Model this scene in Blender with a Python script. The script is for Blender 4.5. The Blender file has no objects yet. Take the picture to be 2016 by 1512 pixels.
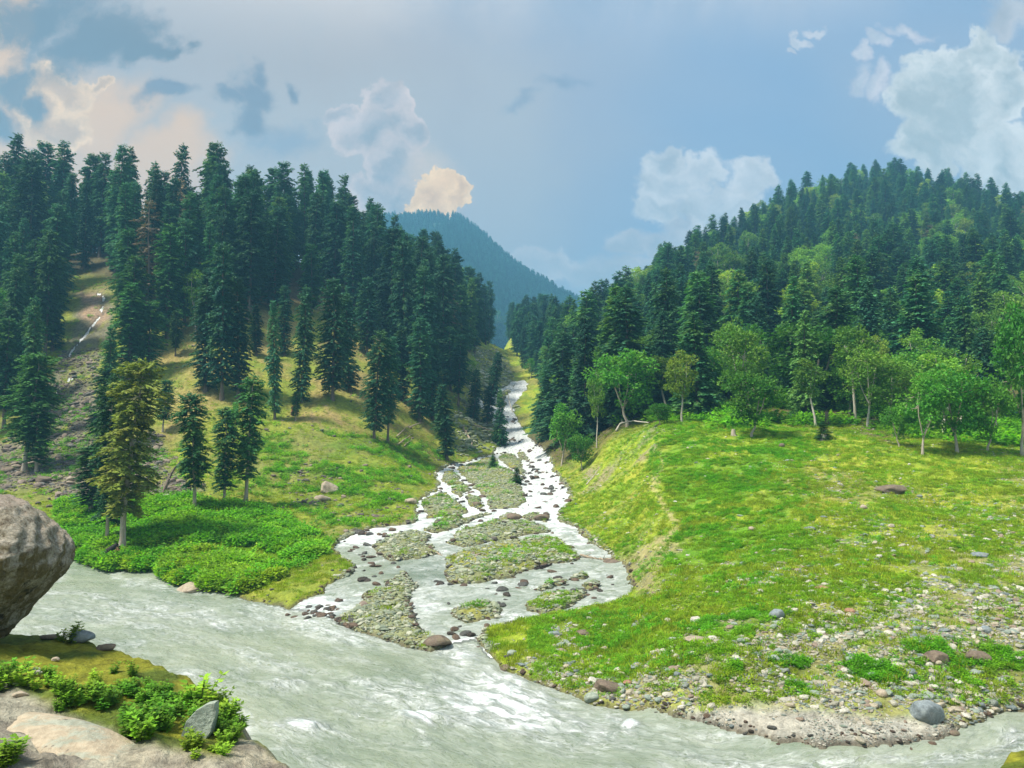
import bpy, math, random
import numpy as np
from mathutils import Vector, Matrix
from math import radians as R

sc = bpy.context.scene
C = sc.collection
random.seed(7)
RNG = np.random.default_rng(11)

# ------------------------------------------------------------------ camera
F = 1523.0            # focal length in pixels of the 2016 px wide photograph
PITCH = math.atan((860 - 756) / F)
CAMZ = 12.0
cam_d = bpy.data.cameras.new('camera')
cam = bpy.data.objects.new('camera', cam_d)
C.objects.link(cam)
cam.location = (0, 0, CAMZ)
cam.rotation_euler = (math.pi / 2 + PITCH, 0, 0)
cam_d.sensor_width = 36
cam_d.lens = 36 * F / 2016
cam_d.clip_start = 0.1
cam_d.clip_end = 8000
sc.camera = cam
CA, SA = math.cos(PITCH), math.sin(PITCH)


def ray(px, py):
    """world slopes (x/y, z/y) of a pixel of the photograph"""
    u = (np.asarray(px, float) - 1008) / F
    v = (756 - np.asarray(py, float)) / F
    den = CA - v * SA
    return u / den, (SA + v * CA) / den


def proj(x, y, z):
    yy = y * CA + (z - CAMZ) * SA
    zz = -y * SA + (z - CAMZ) * CA
    yy = np.maximum(yy, 0.01)
    return 1008 + F * x / yy, 756 - F * zz / yy


# ------------------------------------------------------------------ light
SUN_AZ, SUN_EL = R(-112), R(60)     # azimuth from +Y towards +X
sc.view_settings.view_transform = 'Standard'
sc.view_settings.look = 'None'
sc.view_settings.gamma = 1
sc.view_settings.use_curve_mapping = False
EXPOSURE = 1.5
sc.view_settings.exposure = EXPOSURE
sun_d = bpy.data.lights.new('sun', 'SUN')
sun_d.energy = 3.0
sun_d.angle = R(10)
sun_d.color = (1.0, 0.93, 0.82)
sun = bpy.data.objects.new('sun', sun_d)
C.objects.link(sun)
sd = Vector((math.sin(SUN_AZ) * math.cos(SUN_EL), math.cos(SUN_AZ) * math.cos(SUN_EL), math.sin(SUN_EL)))
sun.rotation_euler = (-sd).to_track_quat('-Z', 'Y').to_euler()
sc.cycles.use_denoising = True
sc.cycles.max_bounces = 6
sc.cycles.diffuse_bounces = 3
sc.cycles.volume_bounces = 0
sc.cycles.transparent_max_bounces = 4
sc.cycles.caustics_reflective = False
sc.cycles.caustics_refractive = False


class NT:
    """short hand for building node trees"""
    def __init__(s, tree):
        s.t = tree; s.n = tree.nodes; s.l = tree.links

    def new(s, typ, **kw):
        n = s.n.new(typ)
        for k, v in kw.items():
            setattr(n, k, v)
        return n

    def put(s, sock, v):
        if v is None:
            return
        if isinstance(v, bpy.types.NodeSocket):
            s.l.new(v, sock)
        else:
            if hasattr(sock, 'default_value'):
                if isinstance(v, (tuple, list)) and len(v) == 3 and len(sock.default_value) == 4:
                    v = (*v, 1)
                sock.default_value = v

    def math(s, op, a, b=None, c=None, clamp=False):
        n = s.new('ShaderNodeMath', operation=op, use_clamp=clamp)
        s.put(n.inputs[0], a); s.put(n.inputs[1], b); s.put(n.inputs[2], c)
        return n.outputs[0]

    def vmath(s, op, a, b=None, scale=None):
        n = s.new('ShaderNodeVectorMath', operation=op)
        s.put(n.inputs[0], a); s.put(n.inputs[1], b)
        if scale is not None:
            s.put(n.inputs['Scale'], scale)
        return n.outputs['Value'] if op in ('LENGTH', 'DISTANCE', 'DOT_PRODUCT') else n.outputs['Vector']

    def mix(s, f, a, b, blend='MIX'):
        n = s.new('ShaderNodeMix', data_type='RGBA', blend_type=blend)
        s.put(n.inputs[0], f); s.put(n.inputs[6], a); s.put(n.inputs[7], b)
        return n.outputs[2]

    def ramp(s, f, lo, hi, a=0.0, b=1.0, smooth=True):
        n = s.new('ShaderNodeMapRange', interpolation_type='SMOOTHSTEP' if smooth else 'LINEAR')
        s.put(n.inputs[0], f); s.put(n.inputs[1], lo); s.put(n.inputs[2], hi); s.put(n.inputs[3], a); s.put(n.inputs[4], b)
        return n.outputs[0]

    def noise(s, vec, scale, detail=4, rough=.55, dist=0, out=0, dim='3D'):
        n = s.new('ShaderNodeTexNoise', noise_dimensions=dim)
        s.put(n.inputs['Vector'], vec); s.put(n.inputs['Scale'], scale)
        n.inputs['Detail'].default_value = detail
        n.inputs['Roughness'].default_value = rough
        n.inputs['Distortion'].default_value = dist
        return n.outputs[out]

    def comb(s, x, y, z):
        n = s.new('ShaderNodeCombineXYZ')
        s.put(n.inputs[0], x); s.put(n.inputs[1], y); s.put(n.inputs[2], z)
        return n.outputs[0]

    def sep(s, v):
        n = s.new('ShaderNodeSeparateXYZ')
        s.put(n.inputs[0], v)
        return n.outputs

    def attr(s, name, out='Fac'):
        n = s.new('ShaderNodeAttribute', attribute_name=name)
        return n.outputs[out]


def srgb(r, g, b):
    f = lambda c: ((c / 255 + .055) / 1.055) ** 2.4 if c > 10 else c / 255 / 12.92
    return (f(r), f(g), f(b))


# ------------------------------------------------------------------ sky
world = bpy.data.worlds.new('World')
sc.world = world
world.use_nodes = True
W = NT(world.node_tree)
W.n.clear()
SKY_STRENGTH = 0.1
SKY_GAIN = 2 ** -EXPOSURE / SKY_STRENGTH       # undoes strength and exposure for colours read off the photograph


def skyc(r, g, b, k=1.0):
    return tuple(c * SKY_GAIN * k for c in srgb(r, g, b))


def build_sky():
    tc = W.new('ShaderNodeTexCoord')
    d = tc.outputs['Generated']
    x, y, z = W.sep(d)
    yy = W.math('MAXIMUM', y, 0.12)
    u = W.math('DIVIDE', x, yy)
    v = W.math('DIVIDE', z, yy)
    p0 = W.comb(u, v, 0.0)
    # domain warp: billows
    n1 = W.noise(p0, 7.0, 7, .58, 0, 1)
    w1 = W.vmath('SCALE', W.vmath('SUBTRACT', n1, (.5, .5, .5)), scale=.12)
    n2 = W.noise(p0, 2.4, 5, .6, 0, 1)
    w2 = W.vmath('SCALE', W.vmath('SUBTRACT', n2, (.5, .5, .5)), scale=.22)
    n3 = W.noise(p0, 30.0, 6, .6, 0, 1)
    w3 = W.vmath('SCALE', W.vmath('SUBTRACT', n3, (.5, .5, .5)), scale=.046)
    crisp = W.vmath('ADD', W.vmath('ADD', p0, w1), w3)
    soft = W.vmath('ADD', W.vmath('ADD', p0, w1), w2)
    nish = W.new('ShaderNodeTexSky', sky_type='NISHITA', sun_disc=False)
    nish.sun_elevation = SUN_EL
    nish.sun_rotation = SUN_AZ
    nish.altitude = 2400
    nish.dust_density = 1.5

    def field(vec, blobs):
        """largest of soft discs: 1 in the middle of a disc, 0 at its rim, negative outside"""
        acc = None
        for (px, py, rx, ry) in blobs:
            cu, cv = ray(px, py)
            k = (F / rx, F / ry, 0)
            dd = W.vmath('LENGTH', W.vmath('MULTIPLY', W.vmath('SUBTRACT', vec, (float(cu), float(cv), 0)), k))
            f = W.math('SUBTRACT', 1.0, dd)
            acc = f if acc is None else W.math('SMOOTH_MAX', acc, f, 0.12)
        return acc

    # clear air: blue on the right, greyer on the left, paler towards the ground
    blue = W.mix(0.85, nish.outputs[0], skyc(112, 160, 216))
    lav = W.noise(p0, 1.6, 3, .5, .3)
    base = W.mix(W.ramp(lav, .30, .62, .1, .85), blue, skyc(166, 184, 212))
    base = W.mix(W.ramp(u, .30, -.25, 0, .97), base, skyc(182, 179, 182))
    base = W.mix(W.ramp(v, .30, .06, 0, .75), base, skyc(178, 190, 206))
    base = W.mix(W.math('MULTIPLY', W.ramp(u, -.12, -.6, 0, 1), W.ramp(v, .52, .12, 0, .9)), base, skyc(234, 204, 166))
    col = base
    # greyish veils, upper left and centre
    veil = W.noise(soft, 2.1, 6, .6)
    col = W.mix(W.math('MULTIPLY', W.ramp(veil, .5, .72), W.ramp(u, .3, -.2, 0.1, .6)), col, skyc(150, 168, 184))
    # broad pale bank in the middle with a warm low part
    m = field(soft, [(760, 330, 210, 210), (980, 330, 150, 260), (560, 330, 240, 200)])
    col = W.mix(W.ramp(m, -.25, .6, 0, .5), col, skyc(188, 196, 204))
    # dark scud in front of the bank
    nz = W.math('ADD', W.math('MULTIPLY', W.noise(crisp, 9, 5, .6), .6), W.math('MULTIPLY', W.noise(crisp, 26, 6, .65), .4))
    # cumulus right, tall
    s1 = W.noise(crisp, 9.0, 7, .6)
    s2 = W.noise(W.vmath('ADD', crisp, (.022, -.016, 0)), 9.0, 7, .6)
    relief = W.math('SUBTRACT', s1, s2)
    shade = W.math('ADD', W.math('MULTIPLY', W.noise(crisp, 4.0, 6, .55), .8), W.math('ADD', .1, W.math('MULTIPLY', relief, .9)))

    def cumulus(col, blobs, lit, dark, edge=.16, amount=1.0, vec=crisp):
        f = W.math('ADD', field(vec, blobs), W.math('MULTIPLY', W.math('SUBTRACT', nz, .5), .9))
        mk = W.math('MULTIPLY', W.ramp(f, 0.0, edge), amount)
        sh = W.math('ADD', W.math('MULTIPLY', W.ramp(f, .05, .8), .55), W.math('MULTIPLY', W.ramp(shade, .35, .68), .6))
        tone = W.mix(W.math('MINIMUM', sh, 1.0), lit, dark)
        tone = W.vmath('SCALE', tone, scale=W.math('SUBTRACT', 1.0, W.math('MULTIPLY', relief, .9)))
        return W.mix(mk, col, tone)

    # upper left: warm lit mass
    m = field(soft, [(90, 190, 110, 110), (190, 240, 130, 90), (60, 330, 190, 90), (220, 370, 200, 70), (20, 60, 50, 130), (330, 330, 150, 80)])
    col = W.mix(W.ramp(m, -.1, .55, 0, .85), col, skyc(250, 208, 150))
    col = cumulus(col, [(110, 140, 62, 62), (150, 170, 50, 50), (205, 165, 26, 20), (90, 210, 60, 70), (130, 250, 60, 60)], skyc(255, 226, 172, 1.5), skyc(214, 184, 146), .25, .9)
    # blue grey scud, upper left
    m = field(soft, [(60, 40, 170, 70), (180, 90, 130, 60), (260, 125, 80, 34), (50, 150, 50, 62), (88, 185, 28, 40), (320, 135, 40, 18), (0, 230, 60, 60)])
    col = W.mix(W.ramp(W.math('ADD', m, W.math('MULTIPLY', W.math('SUBTRACT', nz, .5), 2.4)), -.15, .6, 0, .9), col, skyc(108, 114, 128))
    m = field(soft, [(480, 190, 70, 62), (500, 150, 32, 36), (430, 205, 50, 34), (490, 250, 60, 40), (585, 175, 24, 26), (320, 215, 60, 26)])
    col = W.mix(W.ramp(W.math('ADD', m, W.math('MULTIPLY', W.math('SUBTRACT', nz, .5), 2.2)), -.15, .6, 0, .85), col, skyc(118, 126, 148))
    m = field(soft, [(1110, 190, 70, 18), (1010, 208, 60, 12), (560, 290, 120, 60)])
    col = W.mix(W.ramp(W.math('ADD', m, W.math('MULTIPLY', W.math('SUBTRACT', nz, .5), 3.0)), -.1, .9, 0, .6), col, skyc(128, 150, 182))
    # tall grey blue cloud with a bright rim in the middle left
    col = cumulus(col, [(680, 210, 46, 28), (770, 190, 50, 40), (740, 250, 100, 62), (820, 250, 34, 44), (790, 320, 62, 70), (760, 380, 90, 60)], skyc(222, 212, 212), skyc(164, 172, 186), .14, .9)
    # the sunlit head behind the far mountain
    m = field(crisp, [(860, 390, 72, 72), (850, 330, 60, 80)])
    col = W.mix(W.ramp(m, -.1, .8, 0, .6), col, skyc(226, 214, 200))
    col = cumulus(col, [(862, 366, 36, 34), (895, 384, 24, 28), (846, 398, 42, 40), (885, 410, 30, 26)], skyc(255, 226, 170, 1.25), skyc(240, 200, 145), .12)
    # centre right cumulus
    col = cumulus(col, [(1310, 300, 44, 40), (1380, 320, 52, 44), (1330, 350, 66, 50), (1465, 345, 58, 44), (1420, 400, 90, 66), (1300, 400, 60, 40)], skyc(218, 228, 238, 1.1), skyc(184, 200, 218), .3, .95)
    col = cumulus(col, [(1220, 480, 46, 38), (1290, 480, 70, 44), (1350, 470, 80, 60), (1220, 545, 120, 44), (1080, 520, 130, 40)], skyc(220, 222, 230), skyc(186, 196, 212), .4, .85)
    # big right cumulus
    col = cumulus(col, [(1940, 110, 62, 62), (1860, 150, 72, 60), (1820, 200, 62, 60), (1900, 230, 120, 100), (1960, 300, 110, 90), (1810, 290, 66, 62), (1990, 170, 60, 90)], skyc(222, 234, 240, 1.12), skyc(186, 204, 214), .22)
    col = cumulus(col, [(1690, 165, 36, 34), (1700, 120, 26, 26), (1740, 100, 34, 22), (1790, 78, 52, 24), (1742, 170, 40, 36)], skyc(236, 232, 236, 1.15), skyc(186, 204, 226), .8, .95)
    col = cumulus(col, [(2000, 30, 66, 60)], skyc(208, 214, 222), skyc(196, 204, 214), .5, .8)
    col = cumulus(col, [(1552, 55, 34, 15), (1590, 32, 30, 12), (1530, 76, 20, 8)], skyc(232, 234, 240), skyc(200, 214, 232), .6, .8)
    # the same broken cloud goes on all round and overhead
    wide = W.noise(d, 2.2, 7, .6, .3)
    back = W.mix(W.ramp(wide, .42, .62), W.mix(.75, nish.outputs[0], skyc(160, 190, 220)), skyc(236, 238, 240, 1.25))
    f_out = W.math('MULTIPLY', W.ramp(y, .30, .62), W.ramp(z, .62, .42))
    col = W.mix(f_out, back, col)
    col = W.vmath('MULTIPLY', col, (1.16, 1.0, .90))
    bg = W.new('ShaderNodeBackground')
    W.put(bg.inputs[0], col)
    bg.inputs[1].default_value = SKY_STRENGTH
    out = W.new('ShaderNodeOutputWorld')
    W.l.new(bg.outputs[0], out.inputs[0])


build_sky()
world.cycles.sampling_method = 'MANUAL'
world.cycles.sample_map_resolution = 512


# ------------------------------------------------------------------ numpy noise
def _hash(ix, iy, seed):
    h = (ix.astype(np.int64) * 374761393 + iy.astype(np.int64) * 668265263 + seed * 1442695041) & 0x7fffffff
    h = ((h ^ (h >> 13)) * 1274126177) & 0x7fffffff
    return ((h ^ (h >> 16)) & 0xffff) / 65535.0


def vnoise(x, y, seed=0):
    ix = np.floor(x); iy = np.floor(y)
    fx = x - ix; fy = y - iy
    fx = fx * fx * fx * (fx * (fx * 6 - 15) + 10); fy = fy * fy * fy * (fy * (fy * 6 - 15) + 10)
    a = _hash(ix, iy, seed); b = _hash(ix + 1, iy, seed); c = _hash(ix, iy + 1, seed); d = _hash(ix + 1, iy + 1, seed)
    return (a + (b - a) * fx) * (1 - fy) + (c + (d - c) * fx) * fy


def fbm(x, y, seed=0, octv=4, gain=.5, lac=2.07):
    s = 0; a = 1; n = 0
    x = np.asarray(x, float); y = np.asarray(y, float)
    for i in range(octv):
        s = s + a * vnoise(x, y, seed + i * 17); n += a
        x, y = x * lac * .8 + y * lac * .6 + 3.1, -x * lac * .6 + y * lac * .8 + 1.7
        a *= gain
    return s / n


def sstep(a, b, x):
    t = np.clip((x - a) / (b - a), 0, 1)
    return t * t * (3 - 2 * t)


# ------------------------------------------------------------------ the lie of the land
def FAN(D):
    return 0.067 * (D - 45)


def Z(py, D):
    return CAMZ + D * float(ray(1008, py)[1])


def col(px, fan, pts, ridge_after=(70, -16), far=None):
    """one line of ground heights running away from the viewer: (distance, height)"""
    k = [(5, 0.)]
    if fan:
        k += [(45, 0.), (fan, FAN(fan))]
    for (py, D) in pts:
        z = Z(py, D)
        if not (k[-1][0] < D):
            continue
        k.append((D, z))
    if not fan:
        k.insert(1, (pts[0][1] - .3, 0.))
    zr = k[-1][1]; dr = k[-1][0]
    k.append((dr + ridge_after[0], zr + ridge_after[1]))
    if far:
        k.append((820, 30.)); k.append((1000, 30 + .45 * (Z(far, 1300) - 30))); k.append((1300, Z(far, 1300))); k.append((1600, Z(far, 1300) - 120))
    else:
        k.append((dr + 400, zr - 110)); k.append((1700, 10.))
    return (px, k)


COLS = [
    col(-1200, 0, [(1080, 85), (950, 108), (800, 140), (600, 180), (470, 220)]),
    col(-400, 0, [(1099, 76.5), (950, 105), (800, 138), (600, 178), (520, 197), (455, 220)]),
    col(0, 0, [(1106, 74.5), (1000, 92), (900, 115), (800, 135), (700, 150), (600, 170), (530, 190), (480, 210)]),
    col(200, 0, [(1128, 68.5), (1105, 72), (1000, 90), (900, 112), (800, 130), (700, 148), (600, 168), (540, 185), (497, 200)]),
    col(400, 0, [(1168, 59.5), (1150, 62.5), (1050, 77), (990, 90), (900, 110), (800, 128), (700, 145), (600, 165), (530, 190), (500, 206)]),
    col(560, 0, [(1197, 54.5), (1150, 60.5), (1100, 71), (1050, 83), (1000, 95), (900, 114), (800, 134), (700, 156), (600, 185), (535, 212), (508, 232)]),
    col(650, 70, [(1045, 84), (1000, 95), (900, 115), (800, 136), (700, 164), (600, 196), (545, 225), (520, 246)], far=455),
    col(750, 80, [(1010, 92), (950, 105), (900, 118), (870, 130), (800, 148), (700, 180), (620, 220), (575, 255)], far=435),
    col(850, 127, [(900, 140), (860, 150), (800, 165), (700, 200), (640, 240), (610, 280)], far=430),
    col(900, 150, [(860, 165), (800, 180), (700, 225), (650, 270), (640, 300)], far=432),
    col(960, 162, [(850, 180), (800, 213), (750, 240), (700, 275), (672, 320)], far=478),
    col(1000, 165, [(855, 182), (820, 200), (780, 230), (750, 260), (700, 320), (665, 390), (650, 430)], far=520),
    col(1045, 150, [(870, 172), (830, 195), (790, 222), (745, 262), (700, 310), (665, 380), (645, 430)], far=548),
    col(1085, 128, [(900, 142), (865, 165), (800, 210), (720, 280), (665, 360), (645, 430)], far=572),
    col(1150, 97, [(950, 110), (900, 125), (860, 140), (800, 165), (725, 215), (680, 260), (668, 290)], far=606),
    col(1200, 72, [(1010, 83), (930, 100), (885, 110), (850, 125), (800, 150), (720, 200), (655, 270), (628, 320)], far=650),
    col(1240, 62, [(1085, 68), (1000, 80), (930, 93), (870, 105), (845, 120), (800, 143), (720, 190), (650, 255), (610, 330)]),
    col(1290, 0, [(1400, 33.8), (1340, 36.6), (1290, 39.5), (1200, 47), (1150, 52.5), (1100, 59), (1000, 72), (900, 88), (843, 100), (832, 120), (750, 162), (650, 235), (572, 370)]),
    col(1400, 0, [(1437, 31.7), (1395, 33.8), (1330, 35.6), (1290, 37.4), (1200, 45), (1100, 57), (1000, 70), (900, 85), (848, 97), (835, 108), (800, 130), (700, 182), (600, 250), (512, 390)]),
    col(1500, 0, [(1459, 30.5), (1400, 33.2), (1340, 35.4), (1260, 38.5), (1180, 44.5), (1100, 54), (1000, 68), (900, 84), (860, 93), (838, 106), (800, 125), (700, 180), (600, 255), (500, 360), (452, 430)]),
    col(1600, 0, [(1476, 29.7), (1400, 33), (1350, 35), (1290, 37), (1240, 39.5), (1180, 44), (1100, 53), (1000, 66), (900, 82), (862, 92), (838, 106), (800, 125), (700, 178), (600, 250), (500, 350), (396, 460)]),
    col(1700, 0, [(1474, 29.8), (1415, 32.3), (1370, 34), (1300, 36.5), (1240, 39.8), (1180, 43.5), (1100, 52), (1000, 65), (900, 80), (866, 90), (840, 106), (800, 125), (700, 178), (600, 245), (500, 350), (400, 470), (362, 520)]),
    col(1800, 0, [(1466, 30.2), (1415, 32.3), (1370, 34), (1300, 36.5), (1235, 40), (1180, 43.5), (1100, 52), (1000, 65), (900, 80), (872, 89), (842, 106), (800, 125), (700, 178), (600, 245), (500, 340), (400, 465), (368, 510)]),
    col(1900, 0, [(1445, 31.2), (1400, 33), (1360, 34.6), (1300, 37), (1230, 40.5), (1170, 44.5), (1090, 53), (1000, 64), (920, 77), (885, 86), (850, 104), (800, 127), (700, 178), (600, 240), (500, 330), (410, 450), (384, 490)]),
    col(2016, 0, [(1427, 32.2), (1390, 34), (1300, 37.5), (1220, 41.5), (1150, 47), (1080, 54), (1000, 63), (930, 76), (895, 85), (860, 100), (800, 127), (700, 175), (600, 235), (500, 340), (430, 450)]),
    col(2400, 0, [(1380, 35.2), (1300, 38), (1220, 42), (1150, 47), (1080, 54), (1000, 63), (930, 76), (895, 85), (850, 102), (700, 175), (600, 235), (520, 340)]),
    col(3300, 0, [(1330, 38), (1300, 40), (1150, 50), (1000, 66), (895, 88), (700, 175), (600, 240)]),
]

DS = 1.35 * 2016 / 1024 / F
s_mid = np.arange(-.705, .7051, DS)
s_out = .705 + np.cumsum(np.geomspace(.004, .09, 22))
S = np.concatenate([-s_out[::-1], s_mid, s_out])
ys = [2.5]
while ys[-1] < 2100:
    y = ys[-1]
    k = .02 if y < 8 else .0125 if y < 24 else .0066 if y < 330 else .011 if y < 700 else .008 if y < 1320 else .03
    ys.append(y * (1 + k))
YS = np.array(ys)
NS, NY = len(S), len(YS)


def base_grid():
    Zc = np.array([np.interp(YS, [k[0] for k in c[1]], [k[1] for k in c[1]]) for c in COLS])   # col, row
    cs = np.array([(c[0] - 1008) / F for c in COLS])
    G = np.empty((NY, NS))
    for j in range(NY):
        G[j] = np.interp(S, cs, Zc[:, j])
    # round the creases off along both axes
    def blur(A, n, ax):
        k = np.hanning(n + 2)[1:-1]; k /= k.sum()
        p = n // 2
        A = np.pad(A, [(p, p) if a == ax else (0, 0) for a in range(2)], mode='edge')
        o = 0
        for i in range(n):
            o = o + k[i] * (A[i:i + NY, :] if ax == 0 else A[:, i:i + NS])
        return o
    G = blur(blur(G, 31, 1), 9, 0)
    return G


ZB = base_grid()
SS, YY = np.meshgrid(S, YS)
XX = SS * YY
LNY = np.log(YS)


def sample(G, x, y):
    s = x / np.maximum(y, 1e-6)
    fj = np.interp(s, S, np.arange(NS)); fi = np.interp(np.log(np.maximum(y, 1e-6)), LNY, np.arange(NY))
    j = np.clip(fj.astype(int), 0, NS - 2); i = np.clip(fi.astype(int), 0, NY - 2)
    a = fj - j; b = fi - i
    return (G[i, j] * (1 - a) + G[i, j + 1] * a) * (1 - b) + (G[i + 1, j] * (1 - a) + G[i + 1, j + 1] * a) * b


def unproject(px, py, G, y0=24., y1=1500.):
    """first point of the ground seen through a pixel"""
    s, t = ray(px, py)
    s = float(s); t = float(t)
    yt = np.geomspace(y0, y1, 2600)
    h = sample(G, s * yt, yt) - (CAMZ + t * yt)
    i = np.argmax(h > 0) if (h > 0).any() else len(yt) - 1
    if i == 0:
        return s * yt[0], yt[0]
    a = h[i - 1] / (h[i - 1] - h[i] + 1e-9) if h[i] > 0 else 1
    y = yt[i - 1] + (yt[i] - yt[i - 1]) * a
    return s * y, y


def flat(px, py, z):
    s, t = ray(px, py)
    y = (z - CAMZ) / t
    return float(s * y), float(y)


def sdf_poly(x, y, P):
    """signed distance, positive inside"""
    P = np.asarray(P, float)
    d = np.full(x.shape, 1e18); ins = np.zeros(x.shape, bool)
    for i in range(len(P)):
        a = P[i]; b = P[(i + 1) % len(P)]
        e = b - a; w0 = x - a[0]; w1 = y - a[1]
        t = np.clip((w0 * e[0] + w1 * e[1]) / (e @ e + 1e-12), 0, 1)
        d = np.minimum(d, (w0 - t * e[0]) ** 2 + (w1 - t * e[1]) ** 2)
        c = (a[1] > y) != (b[1] > y)
        if c.any():
            ins ^= c & (x < (b[0] - a[0]) * (y - a[1]) / (b[1] - a[1] + 1e-12) + a[0])
    return np.where(ins, 1, -1) * np.sqrt(d)


def sdf_line(x, y, P, wd):
    P = np.asarray(P, float)
    best = np.full(x.shape, -1e9)
    for i in range(len(P) - 1):
        a = P[i]; b = P[i + 1]
        e = b - a; w0 = x - a[0]; w1 = y - a[1]
        t = np.clip((w0 * e[0] + w1 * e[1]) / (e @ e + 1e-12), 0, 1)
        w = wd[i] + (wd[i + 1] - wd[i]) * t
        best = np.maximum(best, w - np.sqrt((w0 - t * e[0]) ** 2 + (w1 - t * e[1]) ** 2))
    return best


# ---- waterlines, traced on the ground
def c4(*p):
    return [(600 + a / 2.88, 800 + b / 2.88) for a, b in p]


FAN_OUT = c4((1060, 0), (1180, 0), (1200, 70), (1255, 160), (1340, 230), (1385, 290), (1400, 350), (1450, 420), (1490, 470), (1505, 545), (1440, 590), (1440, 640), (1540, 690),
             (1590, 740), (1690, 805), (1740, 870), (1815, 900), (1830, 960), (1865, 1040), (1800, 1100), (1600, 1150), (1400, 1180), (1200, 1222), (1010, 1260), (975, 1310), (1000, 1365),
             (1080, 1420), (1120, 1500), (400, 1480), (0, 1290), (-90, 1170), (0, 1100), (120, 1065), (150, 1010), (300, 930), (310, 900), (200, 850), (180, 810), (210, 760), (290, 712), (480, 680), (600, 668),
             (650, 640), (640, 600), (650, 540), (760, 470), (765, 430), (745, 395), (765, 365), (860, 325), (1000, 288), (1070, 270), (1120, 200), (1140, 120), (1060, 60))
ISL = [c4(*p) for p in [
    [(785, 385), (835, 355), (880, 410), (895, 440), (820, 452), (790, 425)],
    [(880, 342), (1040, 290), (1085, 290), (1105, 345), (1160, 362), (1225, 405), (1240, 480), (1255, 540), (1200, 575), (1050, 585), (1040, 530), (1000, 495), (950, 455), (900, 395), (862, 352)],
    [(835, 462), (915, 445), (935, 475), (895, 500), (880, 520), (845, 490)],
    [(672, 535), (770, 492), (800, 495), (850, 535), (935, 592), (925, 606), (800, 622), (692, 638), (680, 590)],
    [(905, 520), (935, 495), (985, 515), (1015, 565), (975, 585), (935, 550)],
    [(722, 658), (840, 622), (900, 634), (760, 668)],
    [(660, 695), (760, 668), (900, 642), (1030, 605), (1060, 610), (950, 650), (850, 692), (760, 722), (700, 712)],
    [(370, 795), (450, 750), (570, 712), (650, 712), (730, 728), (680, 775), (760, 830), (700, 852), (600, 862), (480, 880), (430, 840)],
    [(820, 755), (900, 705), (1020, 662), (1100, 652), (1250, 652), (1365, 688), (1378, 712), (1200, 738), (1100, 760), (950, 792), (880, 802), (820, 775)],
    [(1085, 640), (1150, 610), (1200, 612), (1200, 645)], [(1220, 630), (1300, 605), (1380, 635), (1388, 660), (1330, 645)],
    [(815, 860), (900, 815), (1100, 772), (1400, 745), (1500, 800), (1572, 862), (1550, 885), (1400, 890), (1250, 930), (1150, 970), (1000, 1003), (830, 1008), (790, 965)],
    [(460, 995), (560, 940), (610, 980), (652, 1030), (600, 1070), (622, 1130), (622, 1220), (670, 1290), (760, 1310), (825, 1345), (790, 1372), (730, 1398), (560, 1362), (400, 1322), (182, 1265), (210, 1210), (320, 1110), (360, 1052), (480, 1042)],
    [(842, 1162), (940, 1112), (1080, 1110), (1124, 1160), (1092, 1198), (920, 1226), (862, 1200)],
    [(1250, 1132), (1330, 1082), (1500, 1058), (1590, 1048), (1604, 1090), (1500, 1142), (1380, 1172), (1270, 1166)],
    [(1298, 1038), (1400, 985), (1475, 982), (1440, 1022), (1340, 1046)], [(1488, 972), (1530, 945), (1604, 960), (1590, 977)], [(1548, 1012), (1660, 988), (1652, 1030), (1580, 1042)],
    [(1105, 300), (1112, 262), (1180, 270), (1225, 310), (1250, 400), (1200, 372), (1150, 335)], [(1205, 262), (1245, 258), (1275, 310), (1222, 302)],
]]
# the white water above the fan and the two threads of the left branch
UP_LINES = [([(1030, 750), (1022, 768), (1003, 790), (995, 810), (1000, 835), (1020, 870)], [10, 15, 12, 9, 10, 12]),
            ([(1012, 752), (1000, 765), (978, 768), (972, 795), (965, 820), (985, 845), (1005, 868)], [6, 6, 8, 9, 9, 8, 8]),
            ([(943, 780), (946, 800)], [6, 8])]
CASCADE = [([(190, 575), (204, 585), (201, 620), (178, 645), (163, 668), (140, 692), (136, 710)], [2.2, 2.4, 2.6, 2.4, 2.2, 2.8, 2.4]),
           ([(136, 710), (146, 735), (139, 750), (118, 762), (103, 785), (110, 808)], [2.2, 1.8, 2., 1.6, 1.8, 1.2]),
           ([(185, 650), (170, 655), (150, 680), (143, 700)], [.8, 1.0, .8, .8]),
           ([(136, 712), (128, 735), (140, 752)], [.8, .9, .8])]
BROOK = [([(322, 1112), (306, 1122), (300, 1133), (318, 1150)], [4, 5, 6, 8])]
FARBANK = [(-1400, 1085), (-500, 1092), (0, 1106), (140, 1116), (200, 1128), (300, 1140), (340, 1158), (420, 1170), (500, 1190), (560, 1198), (640, 1222), (665, 1240), (740, 1260), (795, 1273),
           (850, 1284), (886, 1268), (937, 1262), (948, 1278), (975, 1302), (990, 1322), (1060, 1346), (1110, 1363), (1160, 1385), (1210, 1397), (1300, 1412), (1420, 1448), (1530, 1475), (1620, 1490),
           (1700, 1488), (1800, 1478), (1860, 1462), (1900, 1449), (2016, 1426), (2400, 1378), (3300, 1330)]


def onland(pts, G=ZB):
    return [unproject(a, b, G) for a, b in pts]


river_far = [flat(a, b, 0) for a, b in FARBANK]
RIVER = river_far + [(95, 2), (-110, 2)]
fan_w = onland(FAN_OUT)
isl_w = [onland(p) for p in ISL]


def lines_w(L):
    out = []
    for pts, wd in L:
        w = onland(pts)
        out.append((w, [wd[i] * w[i][1] / F for i in range(len(w))]))
    return out


up_w, cas_w, brook_w = lines_w(UP_LINES), lines_w(CASCADE), lines_w(BROOK)


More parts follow.
